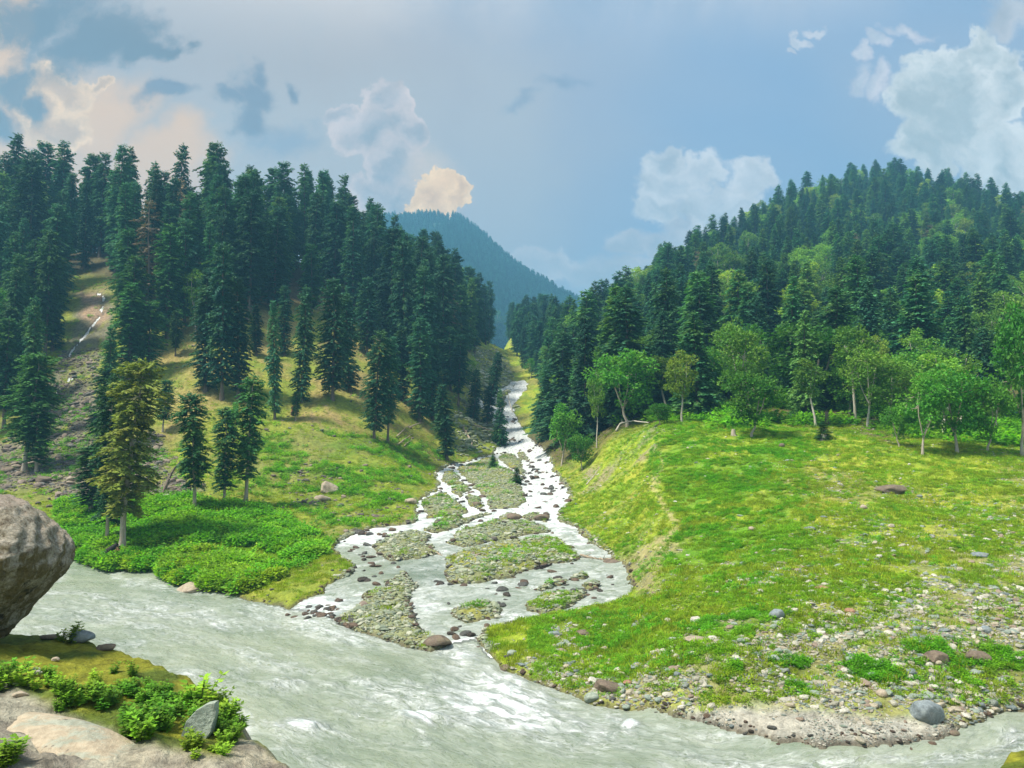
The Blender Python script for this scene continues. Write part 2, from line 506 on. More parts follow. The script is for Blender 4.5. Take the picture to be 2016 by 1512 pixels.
def water_sdf(x, y):
    """distance to the waterline, positive in the water"""
    wx = (fbm(x * .55, y * .55, 5, 3) - .5) * 1.5 + (fbm(x * 2.1, y * 2.1, 9, 2) - .5) * .5
    wy = (fbm(x * .55, y * .55, 25, 3) - .5) * 1.5 + (fbm(x * 2.1, y * 2.1, 29, 2) - .5) * .5
    k = np.clip(y / 90, .45, .8)
    x2, y2 = x + wx * k, y + wy * k * 1.2
    riv = sdf_poly(x2, y2, RIVER)
    f = np.full(x.shape, -50.)
    m = (y > 35) & (y < 300) & (x > -45) & (x < 30)
    if m.any():
        xm, ym = x2[m], y2[m]
        v = sdf_poly(xm, ym, fan_w)
        for p in isl_w:
            v = np.minimum(v, -sdf_poly(xm, ym, p))
        up = np.full(xm.shape, -50.)
        for P, w in up_w + brook_w:
            up = np.maximum(up, sdf_line(xm, ym, P, w))
        up -= np.maximum(0, fbm(x[m] * .5, y[m] * .22, 37, 3) - .54) * 9
        v = np.maximum(v, up)
        f[m] = v
    # islands cut the river too where its polygon runs behind them
    sdr = riv.copy()
    if m.any():
        t = sdr[m]
        for p in isl_w[11:12]:
            t = np.minimum(t, -sdf_poly(x2[m], y2[m], p))
        sdr[m] = t
    c = np.full(x.shape, -50.)
    m = (y > 100) & (y < 230) & (x > -150) & (x < -60)
    if m.any():
        xj, yj = x[m] + wx[m] * .5, y[m] + wy[m] * .8
        v = np.full(xj.shape, -50.)
        for P, w in cas_w:
            v = np.maximum(v, sdf_line(xj, yj, P, w))
        v = v - np.maximum(0, fbm(x[m] * .9, y[m] * .45, 33, 3) - .50) * 3.4
        c[m] = v
    return np.maximum(np.maximum(sdr, f), c), riv


SDW, SDR = water_sdf(XX, YY)

# ---- near bank under the viewer
CREST = [(-900, 1225), (-300, 1238), (0, 1246), (110, 1250), (180, 1262), (262, 1290), (300, 1304), (350, 1335), (410, 1378), (440, 1420), (478, 1464), (552, 1512), (700, 1600), (900, 1680), (1500, 1690), (1760, 1600), (1950, 1512), (2016, 1476), (2200, 1440), (2900, 1400)]
crest_w = [flat(a, b, 6.9) for a, b in CREST]
NEAR = crest_w + [(90, -30), (-90, -30)]
m = YY < 60
sdn = np.full(XX.shape, -60.)
sdn[m] = sdf_poly(XX[m] + (fbm(XX[m] * .7, YY[m] * .7, 41, 3) - .5) * 1.0, YY[m] + (fbm(XX[m] * .7, YY[m] * .7, 47, 3) - .5) * 1.0, NEAR)
SDN = sdn
zn = np.where(sdn > 0, 6.9 + .17 * np.minimum(sdn, 18) + (fbm(XX * .9, YY * .9, 51, 4) - .5) * .5 * sstep(0, 1.5, sdn), 6.9 + 1.25 * sdn + (fbm(XX * 1.5, YY * 1.5, 55, 3) - .5) * .5 * sstep(0, 1., -sdn))
zn += (fbm(XX * 4, YY * 4, 57, 3) - .5) * .10

PX, PY = proj(XX, YY, ZB)
land = -SDW
amp = np.clip(YY / 100, .35, 3)
bump = (fbm(XX / 7, YY / 7, 61, 4) - .5) * 1.1 * amp + (fbm(XX / 1.6, YY / 1.6, 63, 3) - .5) * .34 * np.clip(YY / 70, .5, 1.6)
bank = np.where(land > 0, .04 + .30 * (1 - np.exp(-land / .5)) + .12 * sstep(.5, 3, land), -.05 - .5 * (1 - np.exp(land / .7)))
ZM = ZB + bank + bump * sstep(.3, 5, land) + (fbm(XX * 1.8, YY * 1.8, 67, 2) - .5) * .22 * sstep(0, .6, land)
ZT = np.maximum(ZM, zn)
ISNEAR = zn > ZM

# where the ground can be seen from the viewer's place
ang = (ZT - CAMZ) / YY
RUN = np.maximum.accumulate(ang, axis=0)
PX, PY = proj(XX, YY, ZT)


# ------------------------------------------------------------------ what grows or lies where (traced on the ground)
def zone(px, py, P, soft=14, jit=26):
    P = np.asarray(P, float)
    x0, y0 = P.min(0) - 60; x1, y1 = P.max(0) + 60
    o = np.zeros(px.shape)
    m = (px > x0) & (px < x1) & (py > y0) & (py < y1)
    if m.any():
        a, b = px[m], py[m]
        a2 = a + (fbm(a / 34, b / 20, 71, 3) - .5) * jit * 2
        b2 = b + (fbm(a / 34, b / 20, 77, 3) - .5) * jit
        o[m] = sstep(-soft, soft, sdf_poly(a2, b2, P))
    return o


def zline(px, py, P, w, soft=5):
    return sstep(-soft, soft, sdf_line(px + (fbm(px / 20, py / 14, 81, 2) - .5) * 14, py + (fbm(px / 20, py / 14, 83, 2) - .5) * 8, P, w))


ZONES = dict(
    lushL=[(120, 985), (200, 1000), (330, 985), (470, 1000), (560, 1020), (600, 1050), (640, 1082), (600, 1108), (520, 1100), (540, 1125), (500, 1145), (430, 1156), (330, 1148), (210, 1130), (120, 1110)],
    screeL=[(-60, 880), (60, 850), (130, 770), (200, 780), (225, 880), (300, 850), (345, 930), (400, 960), (360, 985), (200, 985), (60, 965), (-60, 965)],
    screeU=[(80, 830), (90, 740), (135, 650), (165, 580), (222, 575), (228, 640), (200, 700), (185, 770), (200, 840)],
    dryL=[(225, 640), (390, 630), (480, 640), (570, 520), (640, 560), (720, 680), (830, 790), (870, 850), (700, 850), (600, 830), (440, 800), (330, 860), (260, 860)],
    dirtU=[(160, 575), (205, 570), (205, 640), (165, 640)],
    floorL=[(-200, 300), (800, 480), (1000, 600), (900, 720), (760, 680), (600, 600), (480, 610), (300, 620), (210, 545), (130, 540), (-200, 560)],
    midL=[(480, 850), (640, 840), (820, 860), (860, 900), (820, 980), (700, 1040), (600, 1010), (500, 960)],
    stonesL=[(560, 920), (700, 930), (830, 980), (800, 1010), (700, 1050), (600, 1010), (570, 960)],
    upperV=[(930, 680), (985, 690), (1010, 740), (1010, 860), (900, 900), (900, 830)],
    lushR=[(1240, 850), (1300, 835), (1560, 840), (1600, 900), (1560, 1000), (1600, 1060), (1500, 1110), (1400, 1130), (1280, 1150), (1240, 1110), (1330, 1060), (1330, 980), (1290, 900)],
    knollR=[(1290, 835), (1310, 860), (1280, 890), (1220, 930), (1180, 960), (1140, 980), (1150, 930), (1230, 870)],
    dirtR=[(1205, 1110), (1260, 1090), (1330, 1050), (1350, 1075), (1290, 1120), (1300, 1170), (1260, 1180), (1235, 1140)],
    stonyR=[(1440, 1130), (1560, 1080), (1800, 1050), (2100, 1010), (2100, 1460), (1560, 1390), (1180, 1385), (990, 1300), (960, 1240), (1250, 1215), (1400, 1200)],
    cobbleR=[(1370, 1275), (1440, 1250), (1560, 1232), (1700, 1215), (1850, 1150), (2100, 1090), (2100, 1450), (1900, 1440), (1700, 1400), (1400, 1398), (1200, 1388), (1060, 1342), (1000, 1300), (1120, 1325), (1250, 1320)],
    greenR=[(1420, 1330), (1470, 1290), (1560, 1290), (1640, 1300), (1760, 1260), (1920, 1250), (2060, 1260), (2060, 1340), (1930, 1350), (1780, 1345), (1660, 1370), (1560, 1360), (1450, 1360)],
    lineR=[(1640, 925), (1690, 930), (1650, 960), (1760, 1040), (1740, 1060), (1690, 1010), (1620, 960)],
    lush3=[(980, 1245), (1240, 1195), (1460, 1190), (1560, 1230), (1440, 1260), (1350, 1300), (1200, 1320), (1060, 1310), (990, 1290)],
    sand=[(1290, 1404), (1380, 1394), (1520, 1392), (1680, 1402), (1800, 1415), (1890, 1422), (1880, 1452), (1800, 1472), (1700, 1482), (1600, 1485), (1400, 1445)],
    floorR=[(1040, 900), (1120, 925), (1200, 860), (1300, 828), (1420, 832), (1560, 832), (1640, 848), (1760, 868), (1850, 862), (2200, 850), (2200, 350), (1690, 330), (1300, 560), (1080, 650)],
)


def zones(px, py):
    return {k: zone(px, py, p, *((45, 60) if k in ('lushR', 'lush3', 'stonyR', 'cobbleR') else (14, 26))) for k, p in ZONES.items()}


def lerp(a, b, t):
    return a + (np.asarray(b) - a) * t[..., None]


def ground_colour(px, py, x, y, land, near, zs):
    g1 = fbm(x / 5, y / 5, 91, 4); g2 = fbm(x / 1.3, y / 1.3, 93, 3); g3 = fbm(x / 14, y / 14, 95, 3)
    c = np.empty(px.shape + (3,)); c[:] = (.25, .325, .028)                       # meadow
    c = lerp(c, (.34, .35, .045), sstep(.42, .62, g1) * .7)
    c = lerp(c, (.12, .25, .02), sstep(.5, .66, g2) * .6)
    c = lerp(c, (.20, .17, .085), sstep(.57, .7, g3) * .5)
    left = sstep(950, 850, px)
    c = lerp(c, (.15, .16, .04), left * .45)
    c = lerp(c, (.30, .235, .09), zs['dryL'] * sstep(.34, .58, g1 * .6 + g3 * .4) * .8)
    c = lerp(c, (.10, .19, .02), zs['midL'] * sstep(.4, .6, g1) * .7)
    c = lerp(c, (.06, .19, .010), zs['lushL'] * .85)
    c = lerp(c, (.09, .24, .014), zs['lushR'] * sstep(.34, .52, g1) * .85)
    c = lerp(c, (.075, .17, .02), zs['lush3'] * sstep(.3, .5, g1) * .8)
    for k in ('screeL', 'screeU'):
        c = lerp(c, (.17, .155, .115), zs[k] * .85 * sstep(.25, .45, g2))
    c = lerp(c, (.32, .23, .16), zs['dirtU'] * .9)
    c = lerp(c, (.12, .13, .075), zs['upperV'] * sstep(.4, .55, g2) * .8)
    c = lerp(c, (.26, .22, .15), zs['knollR'] * sstep(.40, .6, g1) * .8)
    c = lerp(c, (.27, .24, .12), zs['dirtR'] * .8)
    c = lerp(c, (.25, .25, .11), zs['stonyR'] * sstep(.42, .62, g2 * .5 + g1 * .5) * .7)
    c = lerp(c, (.27, .265, .12), zs['cobbleR'] * .7)
    c = lerp(c, (.13, .17, .03), zs['greenR'] * sstep(.38, .55, g1) * .9)
    c = lerp(c, (.37, .365, .31), zs['sand'])
    global PATHG
    path = zline(px, py, [(1302, 900), (1288, 960), (1312, 1005), (1336, 1030), (1318, 1052), (1262, 1090)], [2, 4, 4, 5, 5, 6])
    PATHG = path
    c = lerp(c, (.34, .31, .14), path * .85)
    path = zline(px, py, [(610, 810), (640, 850), (670, 835), (640, 800)], [2, 3, 2, 2]) * .6
    c = lerp(c, (.30, .22, .12), path)
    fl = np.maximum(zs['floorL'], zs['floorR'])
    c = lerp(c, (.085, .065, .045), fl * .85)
    c = lerp(c, (.02, .05, .03), sstep(600, 800, y))
    # islands of the fan: mossy shingle
    isl = sstep(.2, .8, (y > 44) & (y < 172) & (px > 660) & (px < 1235) & (land < 14) & (py > 880) & (land > 0)) * sstep(1235, 1180, px + (py - 1100) * .2)
    isl = isl * (sdf_poly(x, y, fan_w) > -.5)
    c = lerp(c, (.22, .23, .13), isl * .85)
    c = lerp(c, (.26, .26, .035), isl * sstep(.52, .66, g1) * .8)
    c = lerp(c, (.10, .085, .06), sstep(.26, 0., land) * (land > -2) * .85)       # wet edge
    c = lerp(c, (.13, .13, .09), sstep(0, -.6, land))
    # near bank: short olive turf, soil towards the viewer
    nb = near * 1.0
    t = np.empty(c.shape); t[:] = (.20, .21, .022)
    t = lerp(t, (.10, .14, .02), sstep(.45, .6, fbm(x / 1.1, y / 1.1, 97, 3)))
    soil = np.maximum(zone(px, py, [(-400, 1325), (0, 1340), (90, 1385), (200, 1440), (330, 1475), (450, 1490), (440, 1700), (-400, 1700)], 16, 14),
                      zone(px, py, [(470, 1455), (500, 1455), (640, 1560), (440, 1700), (420, 1530)], 10, 10))
    soil = np.maximum(soil, sstep(-.1, -.8, sdn_of(x, y)))
    t = lerp(t, (.33, .31, .235), soil)
    t = lerp(t, (.21, .19, .15), soil * sstep(.5, .65, fbm(x * 1.4, y * 1.4, 99, 4)))
    return np.where(nb[..., None] > .5, t, c), isl


def sdn_of(x, y):
    if x.shape == XX.shape:
        return SDN
    return sample(SDN, x, y)


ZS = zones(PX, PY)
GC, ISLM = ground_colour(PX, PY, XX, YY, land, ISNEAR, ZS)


# ------------------------------------------------------------------ mesh helpers
def mesh_np(name, V, Fq, mats=(), smooth=False, mat_idx=None):
    """V (n,3), Fq list of (m,k) index arrays"""
    me = bpy.data.meshes.new(name)
    if isinstance(Fq, np.ndarray):
        Fq = [Fq]
    V = np.asarray(V, np.float32)
    me.vertices.add(len(V)); me.vertices.foreach_set('co', V.ravel())
    loops = np.concatenate([f.ravel() for f in Fq]).astype(np.int32)
    tot = np.concatenate([np.full(len(f), f.shape[1], np.int32) for f in Fq])
    start = np.concatenate([[0], np.cumsum(tot)[:-1]]).astype(np.int32)
    me.loops.add(len(loops)); me.loops.foreach_set('vertex_index', loops)
    me.polygons.add(len(tot)); me.polygons.foreach_set('loop_start', start); me.polygons.foreach_set('loop_total', tot)
    for m_ in mats:
        me.materials.append(m_)
    if mat_idx is not None:
        me.polygons.foreach_set('material_index', np.asarray(mat_idx, np.int32))
    me.polygons.foreach_set('use_smooth', np.full(len(tot), smooth))
    me.update(calc_edges=True)
    return me


def link(name, data, parent=None):
    o = bpy.data.objects.new(name, data)
    C.objects.link(o)
    if parent:
        o.parent = parent
    return o


def tag(o, label=None, cat=None, group=None, kind=None):
    if label: o['label'] = label
    if cat: o['category'] = cat
    if group: o['group'] = group
    if kind: o['kind'] = kind
    return o


def add_attr(me, name, arr, typ='FLOAT'):
    a = me.attributes.new(name, typ, 'POINT')
    arr = np.asarray(arr, np.float32)
    if typ == 'FLOAT':
        a.data.foreach_set('value', arr.ravel())
    elif typ == 'FLOAT_VECTOR':
        a.data.foreach_set('vector', arr.ravel())
    else:
        a.data.foreach_set('color', np.concatenate([arr, np.ones((len(arr), 1), np.float32)], 1).ravel())


def mat(name):
    m_ = bpy.data.materials.new(name)
    m_.use_nodes = True
    n = NT(m_.node_tree)
    b = [x for x in n.n if x.type == 'BSDF_PRINCIPLED'][0]
    return m_, n, b


def bump_to(n, b, h, strength, dist):
    bm = n.new('ShaderNodeBump')
    n.put(bm.inputs['Strength'], strength); n.put(bm.inputs['Distance'], dist); n.put(bm.inputs['Height'], h)
    n.l.new(bm.outputs[0], b.inputs['Normal'])


# ---- materials
def m_ground():
    m_, n, b = mat('ground_cover')
    co = n.new('ShaderNodeNewGeometry').outputs['Position']
    c = n.attr('ground_tint', 'Color')
    a = n.noise(co, 1.3, 8, .68)
    f = n.noise(co, 9, 5, .7)
    k = n.math('ADD', n.ramp(a, .3, .7, .62, 1.35, False), n.ramp(f, .3, .7, -.28, .28, False))
    k = n.math('ADD', k, n.ramp(n.noise(co, 3.2, 4, .7), .3, .7, -.3, .3, False))
    k = n.math('MAXIMUM', k, .25)
    c2 = n.vmath('SCALE', c, scale=k)
    warm = n.mix(n.ramp(n.noise(co, .5, 6, .7), .45, .62, 0, .35), c2, n.vmath('MULTIPLY', c2, (1.15, 1.03, .92)))
    n.put(b.inputs['Base Color'], warm)
    b.inputs['Roughness'].default_value = .9
    b.inputs['Specular IOR Level'].default_value = .15
    bump_to(n, b, n.math('ADD', a, n.math('MULTIPLY', f, .4)), .9, .25)
    return m_


def m_water():
    m_, n, b = mat('river_water')
    fl = n.attr('flow', 'Vector')
    foam = n.attr('foam')
    st = n.attr('still')
    big = n.noise(fl, .35, 6, .62, 1.2)
    # thin curling threads of foam
    w = n.noise(fl, .9, 3, .6, 0, 1)
    v = n.vmath('ADD', fl, n.vmath('SCALE', w, scale=1.1))
    t1 = n.noise(v, 1.5, 7, .6, .6)
    thr = n.math('SUBTRACT', 1.0, n.math('MULTIPLY', n.math('ABSOLUTE', n.math('SUBTRACT', t1, .5)), 16.0), clamp=True)
    t2 = n.noise(v, 4.2, 6, .7, .5)
    thr2 = n.math('SUBTRACT', 1.0, n.math('MULTIPLY', n.math('ABSOLUTE', n.math('SUBTRACT', t2, .5)), 9.0), clamp=True)
    patch = n.ramp(big, .46, .66)
    threads = n.math('MULTIPLY', n.math('MAXIMUM', thr, n.math('MULTIPLY', thr2, .7)), n.math('ADD', n.math('MULTIPLY', patch, .55), n.math('MULTIPLY', foam, .75)))
    thick = n.ramp(n.math('ADD', n.noise(v, 1.5, 9, .78, .5), n.math('MULTIPLY', foam, .50)), .76, 1.0)
    fac = n.math('MAXIMUM', n.math('MULTIPLY', threads, 1.05), thick, clamp=True)
    fac = n.math('MINIMUM', fac, 1.0)
    silt = n.mix(n.ramp(n.noise(fl, .2, 5, .6, .8), .35, .65), (.18, .22, .155), (.25, .285, .205))
    silt = n.mix(st, silt, (.17, .21, .165))
    silt = n.mix(n.ramp(n.noise(v, .8, 5, .6), .35, .6, .55, 0), silt, n.vmath('MULTIPLY', silt, (.74, .80, .78)))
    white = n.mix(n.ramp(n.noise(v, 2.2, 7, .72), .36, .60), (.30, .345, .33), (.66, .69, .68))
    c = n.mix(fac, silt, white)
    n.put(b.inputs['Base Color'], c)
    b.inputs['Specular IOR Level'].default_value = .35
    n.put(b.inputs['Roughness'], n.math('ADD', .25, n.math('MULTIPLY', fac, .5)))
    b.inputs['IOR'].default_value = 1.33
    h = n.math('ADD', n.math('MULTIPLY', t1, .5), n.math('ADD', n.math('MULTIPLY', n.noise(fl, 5, 4, .6), .14), n.math('MULTIPLY', fac, .18)))
    bump_to(n, b, h, .8, .35)
    return m_


def m_rock(name, stops, rnd=True, scale=2.0, moss=0.0, rough=.85):
    m_, n, b = mat(name)
    tc = n.new('ShaderNodeTexCoord').outputs['Object']
    r = n.new('ShaderNodeValToRGB')
    el = r.color_ramp.elements
    while len(el) < len(stops):
        el.new(.5)
    for i, cc in enumerate(stops):
        el[i].position = i / (len(stops) - 1)
        el[i].color = (*cc, 1)
    if rnd:
        r.color_ramp.interpolation = 'CONSTANT' if len(stops) > 4 else 'LINEAR'
        oi = n.new('ShaderNodeObjectInfo')
        n.put(r.inputs[0], oi.outputs['Random'])
    else:
        n.put(r.inputs[0], n.ramp(n.noise(tc, scale * .4, 6, .6), .3, .7, smooth=False))
    a = n.noise(tc, scale, 8, .7)
    f = n.noise(tc, scale * 6, 5, .7)
    c = n.vmath('SCALE', r.outputs[0], scale=n.math('ADD', n.ramp(a, .3, .7, .6, 1.25, False), n.ramp(f, .35, .65, -.18, .18, False)))
    if moss:
        nz = n.sep(n.new('ShaderNodeNewGeometry').outputs['Normal'])[2]
        c = n.mix(n.math('MULTIPLY', n.ramp(a, .48, .6), n.math('MULTIPLY', n.ramp(nz, -.2, .8), moss)), c, (.10, .12, .03))
    n.put(b.inputs['Base Color'], c)
    b.inputs['Roughness'].default_value = rough
    b.inputs['Specular IOR Level'].default_value = .25
    bump_to(n, b, n.math('ADD', a, n.math('MULTIPLY', f, .5)), .7, .12)
    return m_


def m_leaf(name, a, b_, c_=None, var=.35, trans=.25):
    """foliage: colour differs from tree to tree and from spray to spray"""
    m_, n, b = mat(name)
    oi = n.new('ShaderNodeObjectInfo')
    geo = n.new('ShaderNodeNewGeometry')
    isl = geo.outputs['Random Per Island']
    base = n.mix(oi.outputs['Random'], a, b_)
    if c_:
        base = n.mix(n.ramp(n.noise(geo.outputs['Position'], .35, 3, .5), .45, .65, 0, .7), base, c_)
    k = n.math('ADD', 1 - var, n.math('MULTIPLY', isl, 2 * var))
    base = n.vmath('SCALE', base, scale=n.math('MULTIPLY', k, n.ramp(n.math('FRACT', n.math('MULTIPLY', oi.outputs['Random'], 7.31)), 0, 1, .62, 1.4, False)))
    n.put(b.inputs['Base Color'], base)
    b.inputs['Roughness'].default_value = .65
    b.inputs['Specular IOR Level'].default_value = .25
    tr = n.new('ShaderNodeBsdfTranslucent')
    n.put(tr.inputs[0], n.vmath('MULTIPLY', base, (1.25, 1.3, .6)))
    mx = n.new('ShaderNodeMixShader')
    mx.inputs[0].default_value = trans
    out = [x for x in n.n if x.type == 'OUTPUT_MATERIAL'][0]
    n.l.new(b.outputs[0], mx.inputs[1]); n.l.new(tr.outputs[0], mx.inputs[2]); n.l.new(mx.outputs[0], out.inputs[0])
    return m_


def m_bark(name, a, b_, scale=(6, 6, .8)):
    m_, n, b = mat(name)
    tc = n.new('ShaderNodeTexCoord').outputs['Object']
    v = n.vmath('MULTIPLY', tc, scale)
    k = n.noise(v, 1.6, 6, .65)
    n.put(b.inputs['Base Color'], n.mix(n.ramp(k, .35, .65), a, b_))
    b.inputs['Roughness'].default_value = .9
    bump_to(n, b, k, .8, .08)
    return m_


M = {}
M['ground'] = m_ground()
M['water'] = m_water()
COB = [(.35, .34, .26), (.47, .45, .36), (.28, .34, .27), (.20, .24, .23), (.60, .58, .48), (.40, .37, .28), (.30, .36, .30), (.46, .41, .30), (.32, .25, .19), (.54, .52, .43), (.24, .27, .23), (.40, .41, .33)]
M['cobble'] = m_rock('cobble_stone', COB, scale=3)
M['scree'] = m_rock('scree_stone', [(.17, .14, .11), (.24, .19, .15), (.15, .15, .13), (.28, .23, .17), (.12, .11, .09), (.20, .19, .15)], scale=2)
M['wet'] = m_rock('wet_stone', [(.05, .04, .03), (.10, .07, .05), (.08, .08, .07), (.13, .09, .06), (.06, .06, .05)], scale=2, rough=.35)
M['shingle'] = m_rock('shingle_stone', [(.27, .31, .21), (.34, .38, .26), (.21, .25, .18), (.43, .44, .33), (.25, .28, .15), (.31, .29, .20)], scale=2)
M['con_dark'] = m_leaf('conifer_needles', (.022, .110, .066), (.042, .155, .070), (.080, .185, .050))
M['con_right'] = m_leaf('conifer_needles_green', (.024, .125, .055), (.060, .20, .055), (.12, .24, .045))
M['con_near'] = m_leaf('conifer_needles_near', (.022, .115, .038), (.055, .165, .035), (.08, .18, .025))
M['con_light'] = m_leaf('conifer_needles_light', (.07, .19, .045), (.11, .24, .05), (.14, .24, .04))
M['twig'] = m_leaf('dead_twigs', (.16, .14, .10), (.24, .19, .13))
M['con_olive'] = m_leaf('conifer_needles_olive', (.20, .24, .03), (.17, .23, .03), (.22, .21, .03))
M['leaf'] = m_leaf('broad_leaves', (.10, .25, .03), (.15, .31, .035), (.19, .32, .035), trans=.35)
M['leaf_dark'] = m_leaf('broad_leaves_dark', (.05, .20, .02), (.08, .24, .02), (.12, .26, .025), trans=.35)
M['leaf_pale'] = m_leaf('broad_leaves_pale', (.20, .36, .04), (.26, .38, .04), (.30, .38, .04), trans=.35)
M['far'] = m_leaf('far_needles_haze_tint', (.016, .105, .10), (.030, .135, .10))  # teal of the distant haze painted into the needle colour, on top of the volume
M['herb'] = m_leaf('herb_leaves', (.10, .33, .012), (.15, .41, .016), (.24, .44, .02), trans=.45)
M['herb_y'] = m_leaf('herb_leaves_yellow', (.22, .38, .02), (.28, .40, .02), (.17, .36, .015), trans=.4)
M['grass'] = m_leaf('grass_blades', (.28, .38, .025), (.36, .42, .04), (.22, .40, .02), trans=.45)
M['weed'] = m_leaf('weed_leaves', (.08, .26, .015), (.16, .34, .02), (.32, .44, .03), trans=.4)
M['bark'] = m_bark('brown_bark', (.10, .075, .055), (.20, .16, .12))
M['bark_pale'] = m_bark('pale_bark', (.30, .25, .18), (.46, .41, .33))
M['birch'] = m_bark('birch_bark', (.32, .29, .23), (.55, .50, .42))
M['log'] = m_bark('weathered_wood', (.24, .19, .13), (.42, .34, .25))
M['char'] = m_bark('charred_wood', (.012, .010, .008), (.03, .025, .02))
M['red'] = m_bark('torn_red_wood', (.30, .13, .07), (.42, .22, .12))


# ------------------------------------------------------------------ ground and water meshes
def grid_faces(ny, ns, keep=None):
    idx = np.arange(ny * ns).reshape(ny, ns)
    q = np.stack([idx[:-1, :-1], idx[:-1, 1:], idx[1:, 1:], idx[1:, :-1]], -1)
    if keep is not None:
        q = q[keep]
    return q.reshape(-1, 4)


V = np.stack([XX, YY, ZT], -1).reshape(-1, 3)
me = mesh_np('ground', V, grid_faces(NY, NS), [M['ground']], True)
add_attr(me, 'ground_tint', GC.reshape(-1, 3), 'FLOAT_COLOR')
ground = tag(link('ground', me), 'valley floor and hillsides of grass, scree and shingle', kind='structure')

# ground behind the viewer, so that the place goes on
nx = 24
gx, gy = np.meshgrid(np.linspace(-400, 400, nx), np.linspace(-500, 2.6, 14))
gz = 9.0 + (fbm(gx / 30, gy / 30, 3, 3) - .5) * 4 * sstep(0, -60, gy) - .4
me = mesh_np('bank', np.stack([gx, gy, gz], -1).reshape(-1, 3), grid_faces(14, nx), [M['ground']], True)
add_attr(me, 'ground_tint', np.tile((.18, .17, .06), (14 * nx, 1)), 'FLOAT_COLOR')
tag(link('ground_behind_bank', me), 'grassy bank behind the viewer', kind='structure')


